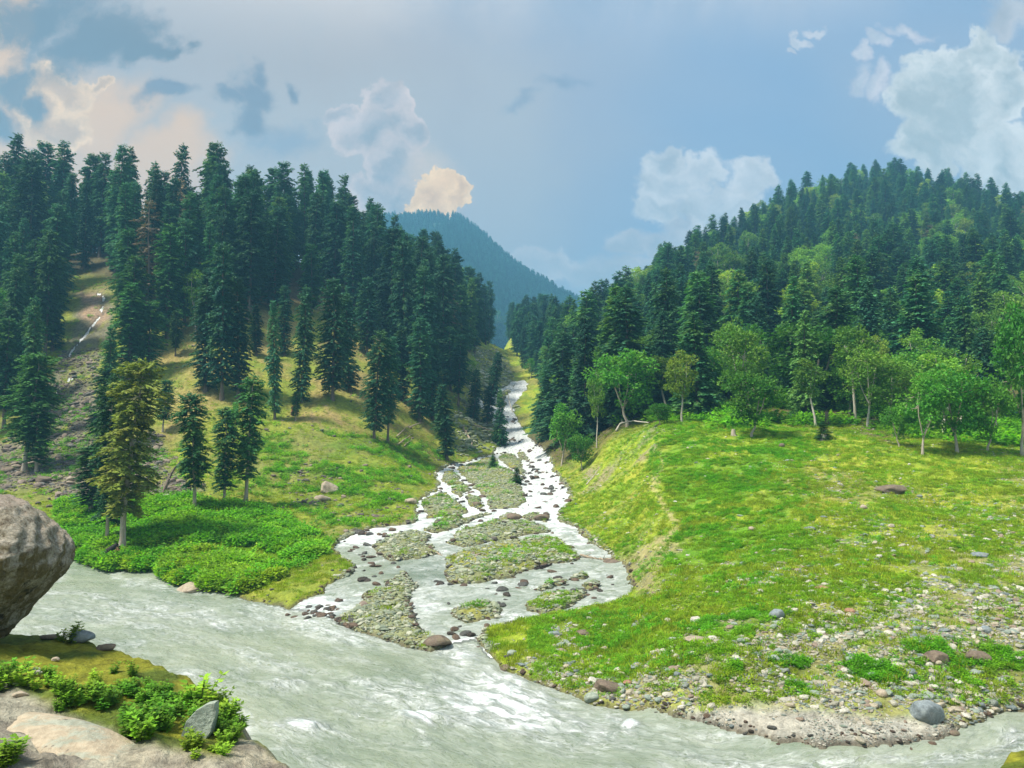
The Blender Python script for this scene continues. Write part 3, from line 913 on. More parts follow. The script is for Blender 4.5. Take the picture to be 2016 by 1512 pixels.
def build_water():
    s = np.concatenate([-1.9 + np.arange(30) * .04, np.arange(-.70, .70, DS * 1.05), .70 + np.arange(30) * .04])
    y = [13.]
    while y[-1] < 300:
        y.append(y[-1] * (1.0052 if y[-1] < 70 else 1.0062))
    y = np.array(y)
    sg, yg = np.meshgrid(s, y)
    xg = sg * yg
    zb = sample(ZB, xg, yg)
    sd = sample(SDW, xg, yg); sr = sample(SDR, xg, yg)
    # flow: metres along and across the current
    cl = [(-1400, 1130), (-600, 1140), (-100, 1168), (250, 1235), (550, 1310), (850, 1400), (1150, 1475), (1450, 1530), (1750, 1520), (2050, 1478), (2500, 1425), (3300, 1370)]
    P = np.array([flat(a, b, 0) for a, b in cl])
    t = np.linspace(0, len(P) - 1, 260)
    P = np.stack([np.interp(t, np.arange(len(P)), P[:, 0]), np.interp(t, np.arange(len(P)), P[:, 1])], 1)
    for _ in range(12):
        P[1:-1] = (P[:-2] + 2 * P[1:-1] + P[2:]) / 4
    arc = np.concatenate([[0], np.cumsum(np.hypot(*np.diff(P, axis=0).T))])
    tan = np.gradient(P, axis=0); tan /= np.hypot(tan[:, 0], tan[:, 1])[:, None]
    fx, fy = xg.ravel(), yg.ravel()
    A = np.zeros(fx.shape); N = np.zeros(fx.shape)
    for i in range(0, len(fx), 40000):
        q = slice(i, i + 40000)
        dx = fx[q, None] - P[None, :, 0]; dy = fy[q, None] - P[None, :, 1]
        w = np.exp(-(dx ** 2 + dy ** 2 - (dx ** 2 + dy ** 2).min(1, keepdims=True)) / 60.)
        w /= w.sum(1, keepdims=True)
        al = dx * tan[None, :, 0] + dy * tan[None, :, 1]; ac = dx * -tan[None, :, 1] + dy * tan[None, :, 0]
        A[q] = ((arc[None] + al) * w).sum(1); N[q] = (ac * w).sum(1)
    A = A.reshape(xg.shape); N = N.reshape(xg.shape)
    ax, ay = unproject(1012, 855, ZB)
    r = np.hypot(xg - ax, yg - ay); ph = np.arctan2(xg - ax, ay - yg)
    infan = sstep(1.5, -1.5, sr) * ((yg > 43))
    ux = np.where(infan > .5, r * .45 + 500, A * .42); uy = np.where(infan > .5, ph * 40, N)
    px, py = proj(xg, yg, zb)
    foam = np.where(infan > .5, .50, .20) + (fbm(ux * .3, uy * .3, 131, 3) - .5) * .35
    foam += np.where(infan > .5, sstep(1120, 980, py) * .60, 0)
    blobs = [(180, 1200, 190, 26, .42), (420, 1225, 160, 24, .22), (620, 1200, 80, 30, .5), (700, 1250, 60, 20, .3), (900, 1290, 60, 30, .6), (990, 1350, 150, 50, .48), (950, 1400, 150, 45, .42), (1080, 1420, 130, 40, .3), (815, 1418, 60, 18, .6),
             (590, 1432, 66, 16, .75), (1242, 1430, 20, 10, .9), (1250, 1450, 260, 40, .28), (1760, 1495, 60, 12, .5), (1990, 1450, 30, 16, .5), (300, 1330, 120, 20, .15), (560, 1350, 100, 16, .2),
             (850, 1125, 80, 22, -.6), (760, 1120, 90, 25, -.3), (930, 1150, 110, 24, .15), (1100, 1165, 60, 18, -.2), (1180, 1165, 60, 18, .1), (840, 1190, 30, 40, .3), (690, 1065, 60, 18, .3), (780, 1055, 90, 16, .1),
             (700, 1310, 200, 22, -.15), (1120, 1330, 60, 20, -.1)]
    for bx, by, rx, ry, a in blobs:
        foam += a * np.exp(-(((px - bx) / rx) ** 2 + ((py - by) / ry) ** 2))
    foam = np.clip(foam, 0, 1.25)
    still = np.clip(np.exp(-(((px - 850) / 90) ** 2 + ((py - 1125) / 30) ** 2)) + np.where(infan > .5, .25, 0), 0, 1)
    # standing waves and chop
    ch = (fbm(ux * .9, uy * .55, 141, 4) - .5) * .60 + (fbm(ux * 3.2, uy * 2.2, 143, 3) - .5) * .16
    rid = 1 - np.abs(fbm(ux * 1.1, uy * .8, 147, 3) - .5) * 4
    h = ch * (.45 + .6 * foam) + rid * .07 * foam
    near_edge = sstep(-.1, .7, sd)
    calm = np.where(infan > .5, .55 * np.clip(yg / 80, .8, 1.8), 1.)
    for bx, by, rx, ry, a in [(815, 1418, 60, 16, .35), (590, 1432, 60, 14, .28), (1242, 1430, 18, 8, .25)]:
        h += a * np.exp(-(((px - bx) / rx) ** 2 + ((py - by) / ry) ** 2))
    zw = zb - .0 + h * near_edge * calm - .02
    keep = (sd > -.7)
    kf = keep[:-1, :-1] | keep[1:, 1:] | keep[:-1, 1:] | keep[1:, :-1]
    # split in two objects: the silty river and the white side stream
    isfan = (infan > .5)
    kfan = kf & isfan[:-1, :-1]
    kriv = kf & ~isfan[:-1, :-1]
    for name, kk, lab in (('river', kriv, 'milky grey-green river racing past the bank'), ('side_stream', kfan, 'white side stream braiding over the stony fan')):
        q = grid_faces(len(y), len(s), kk)
        used, inv = np.unique(q.ravel(), return_inverse=True)
        VV = np.stack([xg, yg, zw], -1).reshape(-1, 3)[used]
        me = mesh_np(name, VV, inv.reshape(-1, 4), [M['water']], True)
        add_attr(me, 'flow', np.stack([ux, uy, h * 0], -1).reshape(-1, 3)[used], 'FLOAT_VECTOR')
        add_attr(me, 'foam', foam.ravel()[used]); add_attr(me, 'still', still.ravel()[used])
        tag(link(name, me), lab, kind='structure')


build_water()


# ------------------------------------------------------------------ plant and stone shapes
def tube(path, radii, n=7):
    path = np.asarray(path, float)
    t = np.gradient(path, axis=0); t /= np.linalg.norm(t, axis=1)[:, None] + 1e-9
    ref = np.array([0.31, .95, .05])
    a = np.cross(t, ref); a /= np.linalg.norm(a, axis=1)[:, None] + 1e-9
    b = np.cross(t, a)
    ang_ = np.linspace(0, 2 * np.pi, n, endpoint=False)
    V = path[:, None] + np.asarray(radii)[:, None, None] * (a[:, None] * np.cos(ang_)[None, :, None] + b[:, None] * np.sin(ang_)[None, :, None])
    k = len(path)
    i = np.arange(k - 1)[:, None]; j = np.arange(n)[None]
    q = np.stack([i * n + j, i * n + (j + 1) % n, (i + 1) * n + (j + 1) % n, (i + 1) * n + j], -1).reshape(-1, 4)
    return V.reshape(-1, 3), q


def join(parts):
    V = []; Q = []; o = 0
    for v, q in parts:
        V.append(v); Q.append(q + o); o += len(v)
    return np.concatenate(V), np.concatenate(Q)


def diamonds(p, d, L, Wd, up, fold=.25):
    """a leaf or spray at each p pointing along d"""
    d = d / (np.linalg.norm(d, axis=1)[:, None] + 1e-9)
    side = np.cross(d, up); side /= np.linalg.norm(side, axis=1)[:, None] + 1e-9
    nrm = np.cross(side, d)
    L = L[:, None]; Wd = Wd[:, None]
    mid = p + d * L * .45 + nrm * L * fold * .25
    V = np.stack([p, mid + side * Wd * .5 - nrm * Wd * fold, p + d * L, mid - side * Wd * .5 - nrm * Wd * fold], 1).reshape(-1, 3)
    q = np.arange(len(p) * 4).reshape(-1, 4)
    return V, q


def conifer(seed, H=24., Rm=2.7, start=.12, dens=1., spray=.62, shape='column', gaps=.12, lean=0., tip=1.):
    r = np.random.default_rng(seed)
    bx = np.cumsum(r.normal(0, .05, 40)); bx = np.interp(np.linspace(0, 1, 200), np.linspace(0, 1, 40), bx - bx[0])
    by = np.cumsum(r.normal(0, .05, 40)); by = np.interp(np.linspace(0, 1, 200), np.linspace(0, 1, 40), by - by[0])
    axis = lambda t: np.stack([np.interp(t, np.linspace(0, 1, 200), bx) + lean * t * t * H, np.interp(t, np.linspace(0, 1, 200), by), t * H], -1)
    P = []; D = []; Ls = []; Ws = []
    z = start * H
    limb = []
    while z < H * .985:
        t = (z - start * H) / (H * (1 - start))
        if shape == 'column':
            prof = min(1, (1 - t) * 5.5 + .05) ** .6 * (1 - .28 * t) * (.62 + .38 * min(1, t * 5))
        else:
            prof = (1 - t) ** .72 * (.8 + .2 * min(1, t * 8))
        prof *= .70 + .60 * vnoise(np.array([z * .55]), np.array([seed * 1.7]), 3)[0]
        nb = max(3, int(r.integers(5, 8) * dens * (1 if prof > .3 else .75)))
        a0 = r.uniform(0, 6.28)
        for k in range(nb):
            if r.random() < gaps:
                continue
            a = a0 + 6.283 * k / nb + r.normal(0, .25)
            L = Rm * prof * r.uniform(.7, 1.18) * (.55 + .9 * vnoise(np.array([a * 1.2 + seed]), np.array([z * .5]), 5)[0]) + .22 * tip
            c0 = axis((z + r.normal(0, .12)) / H)
            out = np.array([math.cos(a), math.sin(a), 0])
            droop = r.uniform(.22, .5) if t < .85 else -.15
            m = max(3, int(L * 3.1 * dens ** .5 + 2))
            u = np.linspace(.22, 1, m)
            c0 = c0 + [0, 0, r.normal(0, .14)]
            pts = c0 + out * (L * u)[:, None] + np.array([0, 0, 1]) * (L * (.18 * u - droop * u * u))[:, None]
            for sgn in (-1, 1, 0):
                an = a + sgn * r.uniform(.45, 1.0, m)
                dd = np.stack([np.cos(an), np.sin(an), -r.uniform(.05, .7, m)], 1)
                P.append(pts + r.normal(0, .07, (m, 3))); D.append(dd)
                l = spray * r.uniform(.7, 1.3, m) * (.65 + .5 * min(1, L / 2))
                Ls.append(l); Ws.append(l * r.uniform(.45, .7, m))
            if L > 1.2 and r.random() < .25:
                limb.append(tube(np.array([c0, c0 + out * L * .5 + [0, 0, .03 * L], c0 + out * L * .85 - [0, 0, droop * L * .5]]), [.05, .035, .015], 3))
        z += r.uniform(.34, .56) / dens ** .5
    # leader
    m = 14
    tt = np.linspace(.955, 1.0, m)
    an = r.uniform(0, 6.28, m)
    P.append(axis(tt)); D.append(np.stack([np.cos(an), np.sin(an), np.full(m, .9)], 1)); Ls.append(np.full(m, spray * .8)); Ws.append(np.full(m, spray * .3))
    P = np.concatenate(P); D = np.concatenate(D); Ls = np.concatenate(Ls); Ws = np.concatenate(Ws)
    up = np.tile([0, 0, 1.], (len(P), 1)) + r.normal(0, .25, (len(P), 3))
    cr = diamonds(P, D, Ls, Ws, up)
    tz = np.linspace(0, .97, 12)
    rad = .017 * H * (1 - tz) ** .9 * .9 + .02; rad[0] *= 1.5
    tr = [tube(axis(tz) - [0, 0, .3 * (1 - 0)], rad, 8)] + limb
    return cr, join(tr)


def broadleaf(seed, H=12., Rc=3.2, trunk_frac=.35, clusters=22, leaf=.34, per=85, lean=.05, fork=3, tr=.16):
    r = np.random.default_rng(seed)
    parts = []
    top = np.array([lean * H * .6, r.normal(0, .2), H * trunk_frac])
    trunk_p = np.array([[0, 0, -.4], [lean * H * .1, .02, H * trunk_frac * .35], top * [.7, 1, .72], top])
    parts.append(tube(trunk_p, [tr * 1.5, tr, tr * .85, tr * .75], 7))
    ends = []
    for k in range(fork):
        a = 6.283 * k / fork + r.uniform(-.4, .4)
        e = top + np.array([math.cos(a) * Rc * .45, math.sin(a) * Rc * .45, H * (1 - trunk_frac) * r.uniform(.45, .8)])
        mid = (top + e) / 2 + np.array([math.cos(a), math.sin(a), -.3]) * Rc * .08 + r.normal(0, .15, 3)
        parts.append(tube([top, mid, e], [tr * .62, tr * .45, tr * .28], 5))
        for q in range(3):
            a2 = a + r.uniform(-1.2, 1.2)
            f = r.uniform(.25, .95)
            b0 = mid * (1 - f) + e * f
            rr = Rc * r.uniform(.45, .95)
            e2 = top * [1, 1, 0] + np.array([math.cos(a2) * rr, math.sin(a2) * rr, H * r.uniform(trunk_frac * .95, .92)])
            e2[2] = min(e2[2], b0[2] + 2.2); e2[2] = max(e2[2], b0[2] - .6)
            parts.append(tube([b0, (b0 + e2) / 2 + r.normal(0, .2, 3), e2], [tr * .3, tr * .2, tr * .08], 4))
            ends.append(e2)
        ends.append(e)
    c0 = top * [1, 1, 0] + np.array([0, 0, H * (trunk_frac + (1 - trunk_frac) * .48)])
    hv = H * (1 - trunk_frac) * .5
    while len(ends) < clusters:
        v = r.normal(0, 1, 3); v /= np.linalg.norm(v)
        q = c0 + v * np.array([Rc, Rc, hv]) * r.uniform(.55, .95)
        ends.append(q)
    P = []; D = []
    for e in ends:
        rad = Rc * r.uniform(.22, .40)
        n = int(per * r.uniform(.7, 1.3))
        v = r.normal(0, 1, (n, 3)); v /= np.linalg.norm(v, axis=1)[:, None]
        v[:, 2] *= .72
        rr = rad * r.uniform(.35, 1.05, n) ** .6
        P.append(e + v * rr[:, None]); D.append(v + r.normal(0, .6, (n, 3)) + [0, 0, -.25])
    P = np.concatenate(P); D = np.concatenate(D)
    L = leaf * r.uniform(.7, 1.35, len(P))
    cr = diamonds(P, D, L, L * .72, np.tile([0, 0, 1.], (len(P), 1)) + r.normal(0, .5, (len(P), 3)))
    return cr, join(parts)


def ico(sub):
    import bmesh
    bm = bmesh.new(); bmesh.ops.create_icosphere(bm, subdivisions=sub, radius=1)
    v = np.array([x.co for x in bm.verts]); f = np.array([[q.index for q in x.verts] for x in bm.faces])
    bm.free()
    return v, f


ICO = {k: ico(k) for k in (1, 2, 3, 4, 5)}


def rock(seed, sub=3, scale=(1, .8, .55), rough=.25, cuts=6):
    """a stone: a ball cut by a few flat faces and roughened"""
    r = np.random.default_rng(seed)
    v, f = ICO[sub]
    v = v.copy()
    for _ in range(cuts):
        n = r.normal(0, 1, 3); n /= np.linalg.norm(n)
        dcut = r.uniform(.55, .9)
        k = v @ n - dcut
        v = v - np.maximum(k, 0)[:, None] * n * .9
    o = r.uniform(0, 50, 3)
    nz = fbm(v[:, 0] * 1.3 + o[0] + v[:, 2] * .7, v[:, 1] * 1.3 + o[1] - v[:, 2] * .9, seed, 4) - .5
    v = v * (1 + nz * rough * 2)[:, None]
    return v * np.asarray(scale), f


def tuft(seed, n=14, leaf=.16, spread=.2, h=.25, kind='leaf'):
    r = np.random.default_rng(seed)
    a = r.uniform(0, 6.28, n); rr = spread * np.sqrt(r.random(n))
    if kind == 'grass':
        p = np.stack([np.cos(a) * rr, np.sin(a) * rr, np.zeros(n) - .02], 1)
        d = np.stack([r.normal(0, .45, n), r.normal(0, .45, n), np.ones(n)], 1)
        L = h * r.uniform(.6, 1.3, n)
        return diamonds(p, d, L, L * 0 + leaf, r.normal(0, 1, (n, 3)) * [1, 1, .1], .1)
    p = np.stack([np.cos(a) * rr, np.sin(a) * rr, h * r.random(n) * (1 - .4 * (rr / spread) ** 2)], 1)
    d = np.stack([np.cos(a) + r.normal(0, .5, n), np.sin(a) + r.normal(0, .5, n), r.uniform(-.3, .5, n)], 1)
    L = leaf * r.uniform(.7, 1.3, n)
    return diamonds(p, d, L, L * .62, np.tile([0, 0, 1.], (n, 1)) + r.normal(0, .25, (n, 3)))


# ------------------------------------------------------------------ scattering of uncountable cover
def proto_coll(name, metas):
    c = bpy.data.collections.new(name)
    for i, me in enumerate(metas):
        c.objects.link(bpy.data.objects.new('%s_%02d' % (name, i), me))
    return c


def scatter(name, pts, rot, scl, coll, label):
    me = bpy.data.meshes.new(name)
    pts = np.asarray(pts, np.float32)
    me.vertices.add(len(pts)); me.vertices.foreach_set('co', pts.ravel())
    add_attr(me, 'rot', rot, 'FLOAT_VECTOR'); add_attr(me, 'scl', scl, 'FLOAT_VECTOR')
    o = link(name, me)
    g = bpy.data.node_groups.new(name, 'GeometryNodeTree')
    g.interface.new_socket(name='Geometry', in_out='INPUT', socket_type='NodeSocketGeometry')
    g.interface.new_socket(name='Geometry', in_out='OUTPUT', socket_type='NodeSocketGeometry')
    i = g.nodes.new('NodeGroupInput'); ou = g.nodes.new('NodeGroupOutput')
    ip = g.nodes.new('GeometryNodeInstanceOnPoints')
    ci = g.nodes.new('GeometryNodeCollectionInfo'); ci.inputs['Collection'].default_value = coll
    ci.inputs['Separate Children'].default_value = True; ci.inputs['Reset Children'].default_value = True
    ra = g.nodes.new('GeometryNodeInputNamedAttribute'); ra.data_type = 'FLOAT_VECTOR'; ra.inputs['Name'].default_value = 'rot'
    sa = g.nodes.new('GeometryNodeInputNamedAttribute'); sa.data_type = 'FLOAT_VECTOR'; sa.inputs['Name'].default_value = 'scl'
    e2r = g.nodes.new('FunctionNodeEulerToRotation')
    L = g.links.new
    L(i.outputs[0], ip.inputs['Points']); L(ci.outputs[0], ip.inputs['Instance']); ip.inputs['Pick Instance'].default_value = True
    L(ra.outputs['Attribute'], e2r.inputs[0]); L(e2r.outputs[0], ip.inputs['Rotation']); L(sa.outputs['Attribute'], ip.inputs['Scale'])
    L(ip.outputs[0], ou.inputs[0])
    md = o.modifiers.new('scatter', 'NODES'); md.node_group = g
    tag(o, label, kind='stuff')
    return o


def rand_ground(n, y0, y1, s0=-.72, s1=.72, power=1.0):
    """random places on the ground, evenly per square metre (power 1) or thinning with distance"""
    u = RNG.random(n)
    e = 2 - power
    y = (y0 ** e + u * (y1 ** e - y0 ** e)) ** (1 / e) if abs(e) > 1e-3 else y0 * (y1 / y0) ** u
    s = RNG.uniform(s0, s1, n)
    return s * y, y


def visible(x, y, h=0.):
    z = sample(ZT, x, y)
    a = (z + h - CAMZ) / y
    return a > sample(RUN, x, y * .992) - .002


def zval(name, x, y):
    return sample(ZS[name], x, y)


# ------------------------------------------------------------------ trees
def tree_meshes(name, make, mc, mt, **kw):
    cr, tr = make(**kw)
    a = mesh_np(name + '_crown', cr[0], cr[1], [mc])
    b = mesh_np(name + '_trunk', tr[0], tr[1], [mt], True)
    rad = float(np.percentile(np.hypot(cr[0][:, 0], cr[0][:, 1]), 90))
    return dict(crown=a, trunk=b, H=kw['H'], rad=rad)


def recolour(p, mc, mt=None):
    a = p['crown'].copy(); a.materials[0] = mc
    b = p['trunk']
    if mt:
        b = b.copy(); b.materials[0] = mt
    return dict(crown=a, trunk=b, H=p['H'], rad=p['rad'])


PL = [tree_meshes('spruce', conifer, M['con_dark'], M['bark'], seed=100 + i, H=26., Rm=[2.7, 3.1, 2.4, 2.9, 2.2, 3.3][i], start=[.06, .12, .05, .2, .08, .1][i], spray=.50, dens=1.5, gaps=.16, lean=[0, .02, -.015, 0, .02, -.01][i]) for i in range(6)]
PR = [tree_meshes('fir', conifer, M['con_right'], M['bark'], seed=200 + i, H=17., Rm=[3.0, 2.6, 3.3, 2.8, 2.4][i], start=.03, spray=.48, dens=1.6, shape='cone', gaps=.12) for i in range(5)]
PN = [tree_meshes('near_spruce', conifer, M['con_near'], M['bark_pale'], seed=300 + i, H=20., Rm=[2.6, 2.1, 2.9, 1.8][i], start=[.22, .15, .25, .2][i], spray=.46, dens=1.75, gaps=.24, lean=[.03, -.02, .02, 0][i]) for i in range(4)]
PNO = recolour(PN[0], M['con_olive'])
PLM = [recolour(PL[i], M['con_near'] if i % 2 else M['con_right']) for i in (0, 1, 3)]
PRL = [recolour(PR[i], M['con_dark']) for i in range(2)]
PRY = [recolour(PR[i], M['con_light']) for i in (1, 2, 4)]
PLY = [recolour(PL[i], M['con_light']) for i in (0, 3, 5)]
PB = [tree_meshes('birch', broadleaf, M['leaf'], M['birch'], seed=400 + i, H=12., Rc=[3.0, 2.5, 3.4, 2.8][i], trunk_frac=[.34, .42, .28, .45][i], clusters=[34, 26, 40, 30][i], leaf=.34, per=85, lean=[.03, .12, -.05, .06][i], tr=.17) for i in range(4)]
PM = [tree_meshes('maple', broadleaf, M['leaf_dark'], M['bark_pale'], seed=450 + i, H=11., Rc=[3.9, 3.4, 4.2][i], trunk_frac=.22, clusters=[44, 36, 50][i], leaf=.42, per=80, fork=4, tr=.2) for i in range(3)]
SNAG = [tree_meshes('snag', conifer, M['twig'], M['bark'], seed=480 + i, H=19., Rm=1.9, start=.12, spray=.42, dens=.9, gaps=.45) for i in range(2)]
PBY = [recolour(PB[i], M['leaf_pale']) for i in (0, 1, 2, 3)]
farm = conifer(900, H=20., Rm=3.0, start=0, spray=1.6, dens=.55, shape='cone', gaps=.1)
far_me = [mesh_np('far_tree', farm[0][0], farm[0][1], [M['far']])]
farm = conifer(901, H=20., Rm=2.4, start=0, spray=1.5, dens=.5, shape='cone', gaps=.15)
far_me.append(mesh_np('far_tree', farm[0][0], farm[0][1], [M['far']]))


def place_tree(kind, proto, x, y, z, hgt, wid, rz, label, cat, group, tilt=(0, 0)):
    e = bpy.data.objects.new(kind, None)
    C.objects.link(e)
    e.empty_display_size = .2
    e.location = (x, y, z)
    k = hgt / proto['H']
    e.scale = (k * wid, k * wid, k)
    e.rotation_euler = (tilt[0], tilt[1], rz)
    tag(e, label, cat, group)
    link('trunk', proto['trunk'], e); link('crown', proto['crown'], e)
    return e


def base_at(px, py):
    x, y = unproject(px, py, ZT, y0=24)
    return x, y, float(sample(ZT, np.array([x]), np.array([y]))[0])


def place_px(kind, proto, px, py, top, hw, label, cat='conifer', group=None, tilt=(0, 0), rz=None):
    """tree whose foot is seen at (px,py), top at row top, crown half-width hw"""
    x, y, z = base_at(px, py)
    h = (float(ray(px, top)[1]) * y + CAMZ) - z
    w = hw * y / F / (proto['rad'] * h / proto['H'])
    place_tree(kind, proto, x, y, z - .1, h, min(max(w, .4), 2.6), random.uniform(0, 6.28) if rz is None else rz, label, cat, group, tilt)
    return (x, y)


TAKEN = []
SP = 'spruce_tree'
near = [
    (PNO, 240, 1086, 702, 50, 'tall olive-yellow spruce with a leaning pale trunk above the torn red stump wood', (0, .055), 0.6),
    (PN[1], 211, 1072, 735, 30, 'dark spruce just behind the olive-yellow spruce by the river', (0, .03), 2.),
    (PN[3], 176, 1020, 872, 30, 'short dark spruce with bare pale foot between boulder and olive spruce', (0, .06), 3.),
    (PN[0], 383, 1004, 770, 29, 'ragged dark spruce standing alone right of the stone heap', (0, .05), 4.),
    (PN[3], 483, 990, 733, 25, 'narrow dark spruce on the right of the pair above the herb patch', (0, .04), 1.),
    (PN[1], 441, 988, 800, 25, 'lighter spruce on the left of the pair above the herb patch', (0, .05), 5.),
    (PN[2], 48, 925, 690, 46, 'broad green spruce on the scree at the left edge', (0, .05), 2.),
    (PN[1], 72, 930, 790, 28, 'small spruce on the scree beside the broad green one', (0, 0), 2.),
    (PL[0], 405, 770, 525, 24, 'left trunk of the three packed dark spruces above the bare brown slope', (0, .0), 2.),
    (PL[1], 437, 787, 475, 29, 'tallest of the three packed dark spruces above the bare brown slope', (0, .0), 3.),
    (PL[4], 470, 784, 545, 24, 'right one of the three packed dark spruces above the bare brown slope', (0, .0), 4.),
    (PL[4], 541, 826, 590, 14, 'slim spruce on the left of the brown slope strips', (0, .02), 4.),
    (PL[2], 592, 792, 560, 19, 'slim spruce between the two brown slope strips', (0, .03), 1.),
    (PL[5], 655, 788, 545, 30, 'stout dark spruce right of the widest brown slope strip', (0, .05), 2.),
    (PL[0], 690, 772, 575, 20, 'spruce leaning against the stout dark one by the brown slope strip', (0, .05), 3.),
    (PL[1], 737, 868, 645, 24, 'left of the twin spruces with bare feet above the stream gully', (0, .06), 1.),
    (PL[3], 764, 872, 660, 21, 'right of the twin spruces with bare feet above the stream gully', (0, .06), 5.),
    (PL[2], 826, 828, 620, 22, 'dark spruce above the green bank left of the gully', (0, .05), 2.),
    (PL[0], 852, 826, 650, 20, 'dark spruce second above the green bank left of the gully', (0, .05), 4.),
    (PL[4], 880, 905, 755, 19, 'lone spruce at the head of the fan beside the left rivulet', (0, .06), 4.),
    (PL[3], 902, 800, 655, 20, 'spruce in the gully above the lone one at the fan head', (0, .08), 1.),
    (PL[2], 932, 828, 725, 13, 'thin spruce left of the leaning one in the gully', (0, .07), 1.),
    (PL[4], 958, 838, 688, 14, 'leaning thin spruce in front of the upper white water', (0, .13), .3),
    (PR[1], 984, 876, 765, 14, 'small dark spruce standing in the white water gully', (0, 0), 3.),
    (PN[0], 205, 890, 720, 28, 'dark spruce behind the olive-yellow spruce on the stone slope', (0, .02), 1.),
    (PN[2], 320, 850, 745, 18, 'dark spruce half hidden right of the olive-yellow spruce', (0, .02), 2.),
    (PLM[0], 258, 745, 555, 30, 'broad mid-green spruce right of the small cascade', (0, .0), 2.),
    (PLM[1], 292, 735, 590, 26, 'mid-green spruce beside the open stony clearing', (0, .0), 1.),
    (PLM[2], 246, 640, 448, 26, 'tall mid-green spruce high right of the small cascade', (0, .02), 5.),
    (PLM[0], 425, 650, 480, 28, 'light green spruce above the clearing on the left hill', (0, .0), 6.),
    (PLM[1], 30, 720, 500, 22, 'spruce at the far left edge beside the upper clearing', (0, .02), 5.),
    (PLM[2], 88, 700, 450, 26, 'tall spruce left of the small cascade', (0, .0), 3.),
    (PLM[0], 104, 690, 510, 20, 'spruce right at the left bank of the small cascade', (0, .0), 2.),
    (PLM[1], 55, 800, 600, 26, 'spruce on the wooded left edge below the cascade top', (0, .0), 2.),
    (PLM[2], 8, 820, 600, 26, 'spruce cut by the left edge of the picture above the scree', (0, .0), 3.),
    (PN[3], 582, 828, 770, 9, 'little spruce at the foot of the brown slope strips', (0, 0), 1.),
    (PR[2], 970, 920, 893, 9, 'tiny blue-green spruce on the stony island at the fan head', (0, 0), 1.),
    (PR[0], 1018, 950, 918, 11, 'tiny round spruce on the bank of the main white channel', (0, 0), 2.),
    (PL[4], 505, 700, 600, 13, 'slim young spruce on the upper brown slope', (0, .0), 4.),
    (PL[2], 560, 700, 560, 15, 'spruce in the gap above the slim one left of the brown strips', (0, .0), 4.),
    (PL[0], 792, 790, 640, 19, 'dark spruce between the twin spruces and the green bank trees', (0, .0), 2.),
    (PL[5], 722, 700, 545, 22, 'dark spruce above the twin spruces', (0, .0), 2.),
    (PLM[2], 345, 700, 610, 12, 'young spruce at the stony clearing', (0, .0), 2.),
    (PL[1], 888, 770, 640, 20, 'dark spruce at the top of the gully slope', (0, .03), 2.),
    (PLM[1], 262, 700, 500, 30, 'broad mid-green spruce uphill of the one right of the small cascade', (0, .0), 2.),
    (PLM[2], 214, 790, 640, 15, 'green spruce just right of the small cascade foot', (0, .02), 1.),
    (PLM[0], 330, 665, 440, 28, 'tall spruce on the left of the open stony clearing', (0, .0), 4.),
    (PL[1], 362, 640, 430, 24, 'dark spruce above the open stony clearing', (0, .0), 4.),
    (PLM[1], 612, 620, 480, 20, 'light spruce at the top of the brown slope strips', (0, .0), 4.),
    (PLM[2], 60, 660, 470, 24, 'green spruce left of the tall one beside the small cascade', (0, .0), 4.),
    (PR[1], 1622, 866, 826, 15, 'little spruce growing over a stump at the edge of the right wood', (0, 0), 2.),
]
for pr, px, py, top, hw, lab, tilt, rz in near:
    TAKEN.append(place_px(SP, pr, px, py, top, hw, lab, 'conifer', 'spruces standing apart on the valley sides', tilt, rz))

